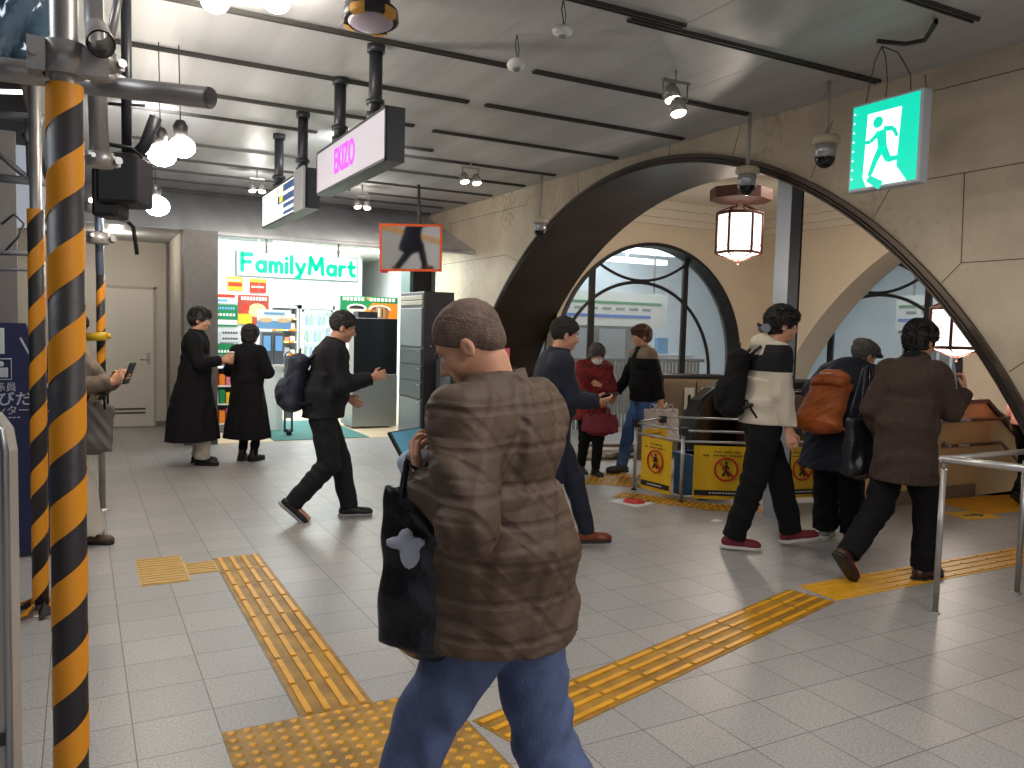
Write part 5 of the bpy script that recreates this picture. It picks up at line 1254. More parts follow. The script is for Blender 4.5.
    F.cone(hp_(.086, 0, .008), hp_(.106, 0, -.030), .008*hs, .011*hs, .010); F.ell(hp_(.096, 0, -.034), V3(.012, .017, .009)*hs, RM, .006)
    F.cone(hp_(.082, -.018, -.060), hp_(.082, .018, -.060), .0065*hs, k=.006); F.cone(hp_(.080, -.015, -.072), hp_(.080, .015, -.072), .007*hs, k=.005)
    F.cone(hp_(.094, -.022, -.0655), hp_(.094, .022, -.0655), .003*hs, k=.003, op='s')
    root = F.mesh('person', g('skin', SKIN)); tag(root, label, 'person')
    root.location = (pos[0], pos[1], 0); root.rotation_euler = (0, 0, heading)
    for sg in (1, -1):
        c = hp_(.076, sg*.030, .003); b_ = MB(); b_.sph(tuple(c), .0115*hs, 12); c2 = c+Hf*.0065*hs; b_.sph(tuple(c2), .0062*hs, 10, 1); b_.build('eye', [EYEW, EYEB], root)
        b_ = MB(); b_.tube([hp_(.093, sg*.014, .022), hp_(.092, sg*.030, .028), hp_(.080, sg*.048, .022)], .0035*hs, 6); b_.build('eyebrow', g('hairmat', HAIRB), root)
    # ---- hair
    st = g('hair', 'short')
    if st:
        t = {'buzz': .004, 'short': .012, 'medium': .022, 'bob': .026, 'bun': .016}[st]
        Fh = Field(Hc-.19*hs, Hc+.19*hs, .0042)
        Fh.ell(hp_(-.014, 0, .038), (V3(.099, .079, .088)+t)*hs, RM, .01)
        if st in ('medium', 'bob'):
            Fh.ell(hp_(.058, 0, .085), V3(.050, .062, .032)*hs, RM, .02)
            Fh.ell(hp_(-.055, 0, -.015), V3(.060, .074, .060)*hs, RM, .03)
        if st == 'bob':
            Fh.ell(hp_(-.03, 0, -.055), V3(.085, .092, .070)*hs, RM, .02)
        if st == 'bun': Fh.ell(hp_(-.10, 0, .035), V3(.035, .035, .035)*hs, RM, .01)
        if st == 'buzz': Fh.ell(hp_(-.06, 0, -.02), V3(.045, .062, .045)*hs, RM, .02)
        dn = {'buzz': (.092, .062, -.045), 'short': (.085, .055, -.062), 'medium': (.094, .036, -.075), 'bob': (.088, .035, -.10), 'bun': (.080, .062, -.06)}[st]
        a0 = hp_(dn[0], 0, dn[1]); b0 = hp_(-.045, 0, dn[2]); dl = b0-a0; nn = np.cross(dl, Hl); nn = nn if nn@Hf > 0 else -nn
        Fh.cut(a0, nn)
        if st == 'bob': Fh.cut(hp_(0, 0, -.10), -Hu)
        else: Fh.cut(hp_(0, 0, dn[2]-.02), -Hu)
        # keep the face free
        Fh.ell(hp_(.085, 0, -.055 if st in ('medium', 'bob') else -.035), V3(.075, .060, .085)*hs, RM, .006, 's')
        for sg in (1, -1):
            if st not in ('bob',): Fh.ell(hp_(.0, sg*.086, -.022), V3(.030, .022, .036)*hs, RM, .006, 's')
        amp = {'buzz': .0008, 'short': .0035, 'medium': .0065, 'bob': .004, 'bun': .003}[st]
        Fh.disp(lambda x, y, zz: amp*(np.sin(90*x+40*np.sin(20*y)+30*zz)+np.sin(110*y+25*np.sin(30*zz)+20*x)))
        Fh.mesh('hair', g('hairmat', HAIRB), root)
    # ---- trousers
    tz = g('trouser', dict(m=None)); tt = tz.get('t', 0)*S
    if tz.get('m'):
        Ft = Field(np.minimum(lo, lo), [hi[0], hi[1], T[2]+.10*S], cvox)
        Ft.ell(P+V3(-.01, 0, 0)*S, V3(.112, .155, .12)*S+tt*.4, k=.03); Ft.econe(P, T, (.108*S, .146*S), (.105*S, .14*S), fw, .03)
        hm = tz.get('hem', .055)*S
        for (a, kn, an, fp, toe) in legs:
            Ft.cone(a+V3(-.005, 0, -.03)*S, kn, .094*S+tt*.8, .068*S+tt, .03)
            e_ = an+(kn-an)*hm/.415/S*.0
            Ft.cone(kn, an-V3(0, 0, .0), .068*S+tt, tz.get('ank', .058)*S+tt*.6, .02)
            Ft.cut_leg = None
        Ft.disp(wrinkle(.0045*tz.get('w', 1)))
        def hemcut(x, y, zz):
            r_ = 0
            d = np.full(np.broadcast(x, y, zz).shape, -1.0)
            return d
        # clean hems: remove a slab below each ankle
        for (a, kn, an, fp, toe) in legs:
            ax_ = unit(an-kn); q = an+ax_*(.012*S); Ft.econe(q, q+ax_*.12*S, (.11*S, .11*S), (.11*S, .11*S), V3(1, 0, 0) if abs(ax_[0]) < .9 else V3(0, 0, 1), 0, 's')
        Ft.mesh('trousers', tz['m'], root)
    # ---- shoes
    sh_ = g('shoe', dict(m=None))
    if sh_.get('m'):
        for (a, kn, an, fp, toe) in legs:
            f_ = V3(math.cos(toe)*math.cos(fp), math.sin(toe)*math.cos(fp), -math.sin(fp)); l_ = V3(-math.sin(toe), math.cos(toe), 0); u_ = np.cross(f_, l_)
            q = lambda x, y, zz: an+S*(f_*x+l_*y+u_*zz)
            Fs = Field(an-.24*S, an+.24*S, .0055)
            Fs.cone(q(-.045, 0, -.042), q(.03, 0, -.040), .040*S, .040*S, .02); Fs.cone(q(.03, 0, -.040), q(.155, .0, -.052), .042*S, .030*S, .02); Fs.ell(q(.13, 0, -.052), V3(.065, .047, .032)*S, [f_, l_, u_], .02)
            Fs.cone(q(-.02, 0, -.03), q(0, 0, sh_.get('top', .02)), .042*S, .046*S, .02); Fs.cut(q(0, 0, -.083+.018), -u_); Fs.cut(q(0, 0, sh_.get('top', .02)), u_)
            so = Fs.mesh('shoe', sh_['m'], root)
            Fs = Field(an-.26*S, an+.26*S, .005)
            Fs.cone(q(-.045, 0, -.074), q(.05, 0, -.074), .047*S, .045*S, .0); Fs.cone(q(.05, 0, -.074), q(.148, 0, -.074), .048*S, .046*S, .01)
            Fs.cut(q(0, 0, -.086), -u_); Fs.cut(q(0, 0, -.062), u_); Fs.mesh('sole', sh_.get('sole', M_black), so)
            if sh_.get('lace'):
                b_ = MB()
                for j in range(4): b_.cyl(q(.045+.02*j, -.022, -.008-.008*j), q(.052+.02*j, .022, -.008-.008*j), .0045, n=6)
                b_.build('laces', sh_['lace'], so)
    # ---- jacket or coat
    jk = g('jacket', None)
    if jk:
        t = jk.get('t', .02)*S; hem = jk['hem']*S; fl = jk.get('flare', 0)*S
        Fj = Field([lo[0], lo[1], min(hem-.05, P[2])], hi, cvox)
        F0 = Fj
        hx = jk.get('hemx', 0)*S; Hm = V3(P[0]+hx, 0, hem-.03*S)
        F0.econe(Cc-sd*.05*S, T, (.125*S+t, .168*S*W+t), (.120*S+t+jk.get('belly', 0), .158*S*W+t), fw, .06)
        F0.ell(T, (.121*S+t+jk.get('belly', 0), .159*S*W+t, .12*S), k=.05)
        F0.ell(Cc+sd*.05*S, V3(.118, .168*W, .15)*S+t, R=[fw, lat, sd], k=.05)
        F0.econe(T, Hm, (.120*S+t+jk.get('belly', 0), .158*S*W+t), (.135*S+t+fl, .175*S*W+t+fl), fw, .06)
        F0.cone(shl[0]-sd*.01, shl[1]-sd*.01, .062*S+t*.8, .062*S+t*.8, .05)
        if jk.get('hump'): F0.ell(Cc+sd*.09*S-fw*.03*S, V3(.12, .15*W, .13)*S+t, R=[fw, lat, sd], k=.05)
        st_ = jk.get('sleeve', .0)
        for i, (sh, el, wr) in enumerate(arms):
            w2 = wr+(el-wr)*jk.get('cuff', .06)
            F0.cone(sh, el, .058*S+t*.9, .048*S+t*.75, .028); F0.cone(el, w2, .048*S+t*.75, .036*S+t*.6, .02)
        # collar
        if jk.get('collar', 1):
            c0 = Sh+sd*.0; c1 = Nk+nd*.045*S*jk.get('collar', 1)
            F0.econe(c0-sd*.02, c1, (.085*S+t*.4, .088*S+t*.4), (.070*S+t*.3, .072*S+t*.3), fw, .03)
        if jk.get('hood'):
            F0.ell(Nk-fw*.075*S+sd*.0*S, V3(.085, .125, .070)*S, R=[fw, lat, sd], k=.03); F0.cone(Nk-fw*.04*S+lat*.09*S, Nk+fw*.07*S-sd*.035*S+lat*.05*S, .040*S, .030*S, .03); F0.cone(Nk-fw*.04*S-lat*.09*S, Nk+fw*.07*S-sd*.035*S-lat*.05*S, .040*S, .030*S, .03)
        if jk.get('quilt'):
            def qf(x, y, zz):
                u = zz+.010*np.sin(14*y+9*x)+.012*np.sin(6*x); m = np.abs(((u/.088) % 1)-.5)*.088; m = .044-m
                v = np.abs((((zz*.9+y*1.0+x*.5)/.10) % 1)-.5)*.10; v = .05-v
                v2 = np.abs((((zz*.9-y*1.0-x*.5)/.10) % 1)-.5)*.10; v2 = .05-v2
                return .0030*np.exp(-(m/.005)**2)+.0022*np.exp(-(v/.005)**2)+.0022*np.exp(-(v2/.005)**2)+.006*np.sin(22*zz+9*np.sin(9*y+4*x))*np.sin(13*y+11*x+6*zz)
            F0.disp(qf)
        F0.disp(wrinkle(jk.get('w', .005)*(.4 if jk.get('folds') else 1), jk.get('wf', 1.0)))
        if jk.get('folds'):
            F0.disp(lambda x, y, zz: jk['folds']*np.clip((T[2]+.1-zz)/.6, 0, 1)*np.sin(9*np.arctan2(y, x-P[0])+3*np.sin(4*zz)))
            if jk.get('slit'): F0.econe((.40, .0, hem-.1), (.30, .0, T[2]-.15), (.20*S, .035), (.12*S, .004), fw, .01, 's')
        F0.cut((0, 0, hem), (jk.get('hslope', 0), 0, -1))
        for i, (sh, el, wr) in enumerate(arms):       # clean cuffs
            w2 = wr+(el-wr)*jk.get('cuff', .06); d_ = unit(wr-el)
            F0.econe(w2, w2+d_*.13*S, (.07*S, .07*S), (.07*S, .07*S), unit(np.cross(d_, V3(.3, .5, .8))), 0, 's')
        # neck opening
        F0.cone(Nk+nd*.02*S, Nk+nd*.2*S, .060*S, .062*S, .006, 's')
        if jk.get('open'): F0.econe(Cc+fw*.2*S+sd*.02*S, Nk+fw*.06*S, (.07*S, .012*S), (.05*S, .045*S), fw, .01, 's')
        if jk.get('cutfn'): jk['cutfn'](F0, dict(P=P, T=T, Cc=Cc, Sh=Sh, fw=fw, sd=sd, lat=lat, S=S))
        ms = jk['mats'] if 'mats' in jk else [jk['m']]
        Fj.mesh(jk.get('name', 'jacket'), ms, root, jk.get('msel') and jk['msel'](dict(P=P, T=T, Cc=Cc, Sh=Sh, Nk=Nk, fw=fw, sd=sd, lat=lat, S=S, arms=arms)))
        if jk.get('shirt'):
            Fi = Field(Sh-.2*S, Sh+.2*S, .008); Fi.econe(Cc, Nk+nd*.035*S, (.10*S, .12*S), (.064*S, .066*S), fw, .02); Fi.cone(Nk+nd*.05*S, Nk+nd*.2*S, .058*S, .06*S, .004, 's'); Fi.mesh('shirt', jk['shirt'], root)
    M = Matrix.Translation(Vector((pos[0], pos[1], 0))) @ Matrix.Rotation(heading, 4, 'Z')
    info = dict(root=root, M=M, hands=hands, Hc=Hc, Hf=Hf, Hl=Hl, Hu=Hu, Nk=Nk, Cc=Cc, T=T, P=P, Sh=Sh, fw=fw, sd=sd, lat=lat, S=S, hp=hp_, arms=arms, legs=legs)
    return info
def imghead(phi):                 # heading given as seen in the picture: 0 right, 90 away, 180 left
    return math.radians(phi)-YAW
def frame_mat(info, origin, x, y, z_):
    """world matrix for a held thing given in the person's own frame"""
    A = Matrix(((x[0], y[0], z_[0], origin[0]), (x[1], y[1], z_[1], origin[1]), (x[2], y[2], z_[2], origin[2]), (0, 0, 0, 1)))
    return info['M'] @ A
def backpack(info, m, strap, label, w=.30, h=.42, d=.17, drop=.0, pocket=True, roll=False, group=None):
    S = info['S']; fw, sd, lat = info['fw'], info['sd'], info['lat']
    t = empty('backpack', (0, 0, 0), 0, label, 'backpack'); t.matrix_world = frame_mat(info, info['Cc']-fw*(.135*S+d/2+.02)+sd*(-.02-drop), lat, -fw, sd)
    # local: x = left, y = back, z = up
    F = Field((-w*.8, -d, -h*.75), (w*.8, d*1.3, h*.8), .009)
    F.econe((0, 0, -h/2+.03), (0, -.01, h/2-.05), (d*.55, w*.52), (d*.42, w*.42), (0, 1, 0), .04); F.ell((0, -.01, h/2-.06), (w*.42, d*.42, .06), k=.04); F.ell((0, 0, -h/2+.05), (w*.5, d*.52, .07), k=.04)
    if pocket: F.ell((0, d*.5, -h*.20), (w*.38, d*.28, h*.22), k=.02)
    if roll: F.ell((0, .0, h/2+.01), (w*.36, d*.40, .05), k=.03)
    F.disp(wrinkle(.004, 1.4)); F.mesh('bag_body', m, t)
    if roll:
        F = Field((-w, -d, .0), (w, d*1.5, h), .008); F.ell((0, .02, h*.36), (w*.42, d*.60, .075), k=.02); F.disp(wrinkle(.004, 1.6)); F.cut((0, 0, h*.26), (0, 0, -1)); F.mesh('flap', m, t)
    b = MB()
    for s in (1, -1):
        b.tube([(s*w*.25, -d*.4, h*.40), (s*w*.32, -d*.4-.06, h*.5+.03), (s*w*.42, -d*.4-.20, h*.42), (s*w*.46, -d*.4-.30, h*.18), (s*w*.50, -d*.4-.26, -h*.10), (s*w*.48, -d*.3, -h*.36)], .015, 8)
    b.build('strap', strap, t)
    b = MB(); b.tube([(-.03, 0, h*.5-.02), (-.02, 0, h*.5+.035), (.02, 0, h*.5+.035), (.03, 0, h*.5-.02)], .007, 6); b.build('top_loop', strap, t)
    return t
def phone(origin_w, M, label, case, scr, size=(.075, .155)):
    t = empty('phone', (0, 0, 0), 0, label, 'phone'); t.matrix_world = M
    b = MB(); b.bbox((-size[0]/2, -size[1]/2, -.005), (size[0]/2, size[1]/2, .004), .003); b.build('body', case, t)
    b = MB(); b.box((-size[0]/2+.005, -size[1]/2+.008, .004), (size[0]/2-.005, size[1]/2-.008, .0052)); b.build('screen', scr, t)
    return t
# ============================================================ THE CAST
JEAN = mat('denim', srgb(84, 98, 136), .85, noise=.18, nscale=14, bump=.25, bscale=120)
JEANB = mat('denim_bright', srgb(66, 100, 150), .85, noise=.2, nscale=14)
BLK = mat('cloth_black', srgb(19, 18, 21), .9, bump=.2, bscale=60, spec=.25)
BLK2 = mat('cloth_charcoal', srgb(30, 30, 34), .85, bump=.2, bscale=50, spec=.3)
NAVY = mat('cloth_navy', srgb(24, 30, 48), .8, bump=.2, bscale=60)
QUILT = mat('quilted_brown', srgb(84, 65, 51), .65, noise=.12, nscale=5)
_n = QUILT.node_tree; _b = _n.nodes['Principled BSDF']; _tc = _n.nodes.new('ShaderNodeTexCoord'); _prev = None
for _ang, _sc in (((0, 0, 0), 3.4), ((.85, 0, 0), 3.0), ((-.85, 0, 0), 3.0)):
    _m = _n.nodes.new('ShaderNodeMapping'); _m.inputs['Rotation'].default_value = _ang; _w = _n.nodes.new('ShaderNodeTexWave'); _w.bands_direction = 'Z'
    _w.inputs['Scale'].default_value = _sc; _w.inputs['Distortion'].default_value = .5; _w.inputs['Detail'].default_value = 1; _w.inputs['Detail Scale'].default_value = .6
    _r = _n.nodes.new('ShaderNodeValToRGB'); _r.color_ramp.elements[0].position = .0; _r.color_ramp.elements[1].position = .16; _p = _n.nodes.new('ShaderNodeBump')
    _p.inputs['Strength'].default_value = .42 if _sc > 3.2 else .32; _p.inputs['Distance'].default_value = .012
    _n.links.new(_tc.outputs['Object'], _m.inputs['Vector']); _n.links.new(_m.outputs['Vector'], _w.inputs['Vector']); _n.links.new(_w.outputs['Fac'], _r.inputs['Fac']); _n.links.new(_r.outputs['Color'], _p.inputs['Height'])
    if _prev: _n.links.new(_prev.outputs['Normal'], _p.inputs['Normal'])
    _prev = _p
_n.links.new(_prev.outputs['Normal'], _b.inputs['Normal'])
DBR = mat('coat_dark_brown', srgb(62, 46, 40), .9, noise=.15, nscale=30, bump=.3, bscale=90)
RED = mat('jacket_red', srgb(120, 26, 28), .8, noise=.45, nscale=16)
MAROON = mat('maroon', srgb(116, 30, 44), .7)
CREAM = mat('fleece_cream', srgb(206, 196, 178), .95, bump=.5, bscale=120, sheen=.3)
BEIGE = mat('cloth_beige', srgb(196, 188, 172), .85)
TAN = mat('cloth_tan', srgb(128, 112, 92), .85)
ORNG = mat('leather_orange', srgb(172, 88, 38), .5, noise=.22, nscale=9, bump=.3, bscale=30)
BRSH = mat('leather_brown', srgb(120, 52, 28), .35)
DKSH = mat('leather_dark', srgb(60, 30, 24), .35)
WSOLE = mat('sole_white', srgb(206, 202, 196), .6)
GREYH = mat('hair_grey_brown', srgb(104, 84, 72), .75, bump=.3, bscale=160, noise=.25, nscale=30)
BRNH = mat('hair_brown', srgb(92, 60, 40), .55, bump=.6, bscale=90)
SILV = mat('hair_silver', srgb(84, 80, 80), .6, bump=.6, bscale=90)
LEATH = mat('leather_black', srgb(22, 23, 28), .3, bump=.2, bscale=40)
SCR = mat('phone_screen', srgb(90, 150, 170), .2, emit=srgb(90, 150, 175), estr=.35)
SCRB = mat('phone_screen_blue', srgb(90, 110, 190), .2, emit=srgb(90, 110, 190), estr=.4)
def tote(mw, label, m, w=.36, h=.44, d=.12, strap=.22, strapm=None, name='tote_bag', slump=.0, cat='bag'):
    """origin at the top of the straps, bag hanging along -z"""
    t = empty(name, (0, 0, 0), 0, label, cat); t.matrix_world = mw
    F = Field((-w*.75, -d*1.2, -strap-h*1.15), (w*.75, d*1.2, -strap+.06), .008)
    F.econe((0, 0, -strap-h+.03), (0, 0, -strap), (d*.55, w*.5), (d*.28, w*.46), (0, 1, 0), .02); F.ell((slump, 0, -strap-h+.06), (w*.46, d*.55, .08), k=.04)
    F.ell((0, 0, -strap+.015), (w*.38, d*.16, .06), k=.01, op='s'); F.disp(wrinkle(.006, 1.2)); F.mesh('bag_body', m, t)
    b = MB()
    for s in (-1, 1):
        b.tube([(-w*.26, s*d*.25, -strap-.03), (-w*.22, s*d*.3, -strap+.06), (-w*.07, s*.01, -.02), (0, 0, .0), (w*.07, s*.01, -.02), (w*.22, s*d*.3, -strap+.06), (w*.26, s*d*.25, -strap-.03)], .008, 8)
    b.build('strap', strapm or m, t)
    return t
def wmat(pos, rz, rx=0, ry=0):
    return Matrix.Translation(Vector(pos)) @ Matrix.Rotation(rz, 4, 'Z') @ Matrix.Rotation(ry, 4, 'Y') @ Matrix.Rotation(rx, 4, 'X')
def wpt(info, v): return info['M'] @ Vector((v[0], v[1], v[2]))
# ---- the man in the quilted jacket
p = AT(503, 560, 2.12)
A1 = make_person((p.x, p.y), imghead(146), 1.68, 'man in a brown quilted jacket and blue jeans, head bent over a phone',
    vox=.005, cvox=.0065, lean=.05, headp=.58, heady=.42, neckf=.13, headscale=.93, wid=1.0, hipz=.885,
    feet=[(.34, .09, .09, -.1), (-.34, -.08, .15, .55)],
    arms=[((.125, .18, 1.20), (-.1, .36, -1)), ((.145, -.01, 1.26), (-.1, -.8, -1))],
    hand0=dict(d=(.55, -.35, .65), n=(-.2, -.5, .8), thumb=(.0, -.3, 1), curl=.75), hand1=dict(d=(.72, .35, .18), n=(-.5, .6, -.2), thumb=(-.2, .2, 1), curl=.65),
    hair='buzz', hairmat=GREYH, trouser=dict(m=JEAN, t=.018, ank=.066, w=1.5), shoe=dict(m=DKSH),
    jacket=dict(m=QUILT, t=.034, hem=.80, flare=.035, belly=.03, quilt=True, collar=1.15, w=.006, cuff=.02))
i = A1; S = 1
hA, hB = i['hands'][0], i['hands'][1]
pc = (V3(*(hA[4]+hA[1]*.02))+V3(*(hB[4]+hB[1]*.02)))/2+V3(.03, .01, .01)
yv = unit(V3(-.1, 1, .0)); zv = unit(V3(-.80, .25, .55)); zv = unit(zv-yv*(zv@yv)); xv = np.cross(yv, zv)
phone(None, frame_mat(i, pc, xv, yv, zv), 'teal-screened black phone in the hands of the man in the quilted jacket', M_black, SCR, (.075, .145))
F = Field((-.09, -.09, -.09), (.09, .09, .09), .006); F.ell((0, 0, 0), (.035, .05, .035), k=.02); F.ell((.02, .02, -.01), (.03, .03, .03), k=.03); F.disp(wrinkle(.004, 2))
o = F.mesh('tissue', mat('tissue_blue', srgb(186, 206, 224), .8)); tag(o, 'pale blue tissue held against the phone by the man in the quilted jacket', 'tissue')
o.matrix_world = frame_mat(i, pc+V3(-.06, .03, -.045), V3(1, 0, 0), V3(0, 1, 0), V3(0, 0, 1))
wr = i['arms'][0][2]; el = i['arms'][0][1]
o_ = wpt(i, wr+(el-wr)*.02+V3(.0, .0, .055))+Vector((RGT.x, RGT.y, 0))*.005
bg = tote(wmat(o_, -YAW+.05), 'large black tote bag with a white bow held by the man in the quilted jacket', LEATH, w=.235, h=.43, d=.12, strap=.05, slump=.03)
F = Field((-.12, -.14, -.36), (.12, .02, -.10), .006); F.ell((-.045, -.075, -.16), (.020, .012, .018), k=.01); F.ell((-.07, -.075, -.18), (.024, .010, .014), k=.01); F.ell((-.017, -.075, -.18), (.02, .010, .014), k=.01); F.ell((-.035, -.075, -.215), (.024, .012, .035), k=.01); F.disp(wrinkle(.003, 2))
F.mesh('white_bow', mat('bow_white', srgb(186, 190, 204), .7), bg)
# ---- couple in long black coats
p = G(195, 464)
A2 = make_person((p.x, p.y), imghead(8), 1.70, 'man in a long black coat facing right with a paper cup outside the store', lean=.02, headp=.12, feet=[(.02, .10, .085, 0, .15), (.09, -.07, .085, 0, -.25)],
    arms=[((.24, .10, 1.14), (-.6, .8, -.8)), ((.30, -.08, 1.16), (-.8, -.8, -.8))], hand0=dict(curl=.9), hand1=dict(d=(.9, .3, .1), n=(.0, .9, .0), curl=.9, thumb=(0, .2, 1)),
    hair='medium', trouser=dict(m=BEIGE, t=.02, ank=.07), shoe=dict(m=M_black, lace=WSOLE, sole=M_black),
    jacket=dict(name='coat', m=BLK, t=.03, hem=.28, flare=.16, hemx=-.06, w=.006, folds=.012, slit=True, open=True, shirt=NAVY))
wr, d, pn, th, p1 = A2['hands'][1]
t = empty('paper_cup', (0, 0, 0), 0, 'pale brown paper cup in the hand of the man in the long black coat', 'cup'); t.matrix_world = frame_mat(A2, p1+pn*.045+d*.01+V3(0, 0, -.05), V3(1, 0, 0), V3(0, 1, 0), V3(0, 0, 1))
b = MB(); b.lathe([(.030, 0), (.042, .125)], (0, 0, 0), 20); b.build('cup_body', mat('cup_card', srgb(214, 166, 128), .6), t); b = MB(); b.lathe([(.044, .12), (.044, .13), (.036, .14)], (0, 0, 0), 20); b.build('lid', M_white, t)
p = G(247, 461)
A3 = make_person((p.x, p.y), imghead(72), 1.53, 'short-haired woman in a long black coat seen from behind outside the store', lean=.03, headp=.15, wid=.95, feet=[(.0, .07, .09, 0, .1), (.04, -.07, .09, 0, -.1)],
    arms=[((.22, .14, 1.10), (-.5, .9, -.8)), ((.22, -.14, 1.10), (-.5, -.9, -.8))], hair='bob', trouser=dict(m=BLK, t=.0, ank=.05), shoe=dict(m=M_black, top=.06),
    jacket=dict(name='coat', m=BLK, t=.04, hem=.30, flare=.10, w=.006, folds=.010))
# ---- man with the dark backpack
p = G(322, 519)
A4 = make_person((p.x, p.y), imghead(14), 1.70, 'man in a black jacket with a dark backpack walking right past the kiosk machine', lean=.16, headp=.30, neckf=.3, hipz=.885, feet=[(.22, .08, .085, 0), (-.22, -.08, .16, .75)],
    arms=[((.20, .22, .98), (-1, .3, 0)), ((.38, -.16, 1.17), (-.6, -.3, -1))], hand1=dict(curl=1.1), hair='short', hairmat=mat('hair_dark_grey', srgb(44, 40, 40), .6, bump=.6, bscale=90),
    trouser=dict(m=BLK2, t=.02, ank=.062, w=1.2), shoe=dict(m=M_black, sole=mat('sole_grey', srgb(150, 150, 150), .6)),
    jacket=dict(m=BLK2, t=.035, hem=.84, belly=.02, w=.007))
backpack(A4, mat('pack_navy', srgb(28, 34, 52), .7, bump=.2, bscale=60), M_black, 'dark navy backpack on the back of the man walking past the kiosk machine', w=.34, h=.46, d=.18, drop=.13)
# ---- man in the navy coat
p = G(547, 545)
A5 = make_person((p.x, p.y), imghead(10), 1.66, 'man in a dark navy coat and brown shoes walking right while holding a phone', lean=.07, headp=.16, neckf=.3, feet=[(-.30, .09, .14, .6), (.30, -.08, .085, 0)],
    arms=[((.33, .02, 1.10), (-.5, .8, -.9)), ((.34, -.06, 1.10), (-.8, -.5, -.9))], hand0=dict(d=(.9, -.3, .1), n=(0, -.3, .9), curl=.6), hand1=dict(d=(.9, .3, .12), n=(-.1, .5, .8), curl=.5, thumb=(0, .6, .8)), hair='short', trouser=dict(m=NAVY, t=.012, ank=.055), shoe=dict(m=BRSH),
    jacket=dict(name='coat', m=NAVY, t=.032, hem=.50, flare=.05, hemx=-.08, w=.006, shirt=mat('shirt_white', srgb(210, 212, 216), .7), open=True))
wr, d, pn, th, p1 = A5['hands'][1]
zv = unit(pn); yv = unit(d-zv*(zv@d)); xv = np.cross(yv, zv)
phone(None, frame_mat(A5, p1+pn*.028+d*.03, xv, yv, zv), 'phone with a blue screen in the hand of the man in the navy coat', M_black, SCRB)
# ---- woman in red with a mask
p = G(588, 474)
A6 = make_person((p.x, p.y), imghead(-72), 1.45, 'grey-haired woman in a dark red jacket and white face mask looking down', lean=.12, headp=.50, neckf=.4, vox=.008, feet=[(.10, .06, .085, 0), (-.12, -.05, .10, .2)],
    arms=[((.24, .02, 1.18), (-.3, .9, -.8)), ((.26, -.03, .98), (-.3, -.9, -.6))], hand0=dict(curl=.8), hand1=dict(curl=1.0), hair='bob', hairmat=SILV, trouser=dict(m=BLK, t=.01, ank=.05), shoe=dict(m=M_black),
    jacket=dict(m=RED, t=.045, hem=.72, flare=.03, w=.007))
F = Field(A6['Hc']-.15, A6['Hc']+.15, .004); hp = A6['hp']; RM6 = np.array([A6['Hf'], A6['Hl'], A6['Hu']])
F.ell(hp(.050, 0, -.052), V3(.066, .066, .058)*A6['S'], RM6, .01); F.ell(hp(.020, 0, -.052), V3(.070, .058, .09)*A6['S'], RM6, .0, 's'); F.mesh('face_mask', mat('mask_white', srgb(222, 224, 226), .8), A6['root'])
o_ = wpt(A6, A6['hands'][1][0]+A6['hands'][1][1]*.06)
tote(wmat(o_, -YAW), 'maroon handbag held in front of the woman in red', MAROON, w=.40, h=.22, d=.14, strap=.10, name='handbag')
# ---- young man in jeans
p = G(641, 474)
A7 = make_person((p.x, p.y), imghead(196), 1.64, 'brown-haired young man in a black jacket with tan shoulders and blue jeans', vox=.008, lean=.05, headp=.08, feet=[(-.18, .08, .10, .25), (.22, -.07, .085, 0)],
    arms=[((-.10, .24, .86), (-1, .3, 0)), ((.26, -.20, .92), (-1, -.4, -.4))], hair='medium', hairmat=BRNH, trouser=dict(m=JEANB, t=.012, ank=.056, w=1.2), shoe=dict(m=mat('shoe_grey', srgb(70, 66, 66), .6)),
    jacket=dict(t=.028, hem=.86, w=.006, mats=[BLK, TAN], msel=lambda q: (lambda c: ((c[:, 2] > q['Sh'][2]-.055) & (np.abs(c[:, 1]) > .06)))))
o_ = wpt(A7, A7['hands'][0][0]+A7['hands'][0][1]*.06)
tote(wmat(o_, -YAW+.3), 'white shopping bag carried by the young man in jeans', mat('bag_white', srgb(196, 186, 182), .7), w=.44, h=.36, d=.22, strap=.03, name='shopping_bag')
# ---- young man in the cream fleece
p = G(757, 547)
A8 = make_person((p.x, p.y), imghead(-2), 1.78, 'young man in a cream fleece with dark shoulders and maroon sneakers', vox=.006, cvox=.008, lean=.10, headp=.10, neckf=.35, feet=[(.26, .08, .11, -.15), (-.19, -.08, .085, .05)],
    arms=[((.06, .22, .84), (-1, .2, 0)), ((.13, -.21, .84), (-1, -.2, 0))], hand1=dict(curl=.6, n=(.0, .9, 0), thumb=(1, 0, 0)), hair='medium', trouser=dict(m=BLK, t=.022, ank=.066, w=1.3), shoe=dict(m=MAROON, sole=WSOLE, lace=WSOLE),
    jacket=dict(t=.032, hem=.90, flare=.01, w=.006, hood=True, collar=.7, mats=[CREAM, BLK2], msel=lambda q: (lambda c: ((c[:, 2] > 1.27*q['S']) & (c[:, 2] < 1.455*q['S']) & (((c-q['Nk']) @ q['fw'] > -.01) | (c[:, 2] < 1.38*q['S']) | (np.abs(c[:, 1]) > .13)) & ~(((c-q['Nk']) @ q['fw'] > .03) & (np.abs(c[:, 1]) < .09))))))
jk_ = [c for c in A8['root'].children if c.name.startswith('jacket')][0]; iv = A8['M'].inverted()
for poly in ([(747, 400), (751, 408), (757, 418), (763, 428), (769, 436)], [(747, 400), (743, 404), (738, 409), (733, 413)]):
    pts_ = []
    for (x, y) in poly:
        ok, hit, nr, _i = jk_.ray_cast(iv @ Vector((0, 0, CAM_H)), (iv.to_3x3() @ pxray(x, y)).normalized())
        if ok: pts_.append(hit+nr*.003)
    if len(pts_) > 1: b = MB(); b.tube(pts_, .007, 6); b.build('piping', BLK, A8['root'])
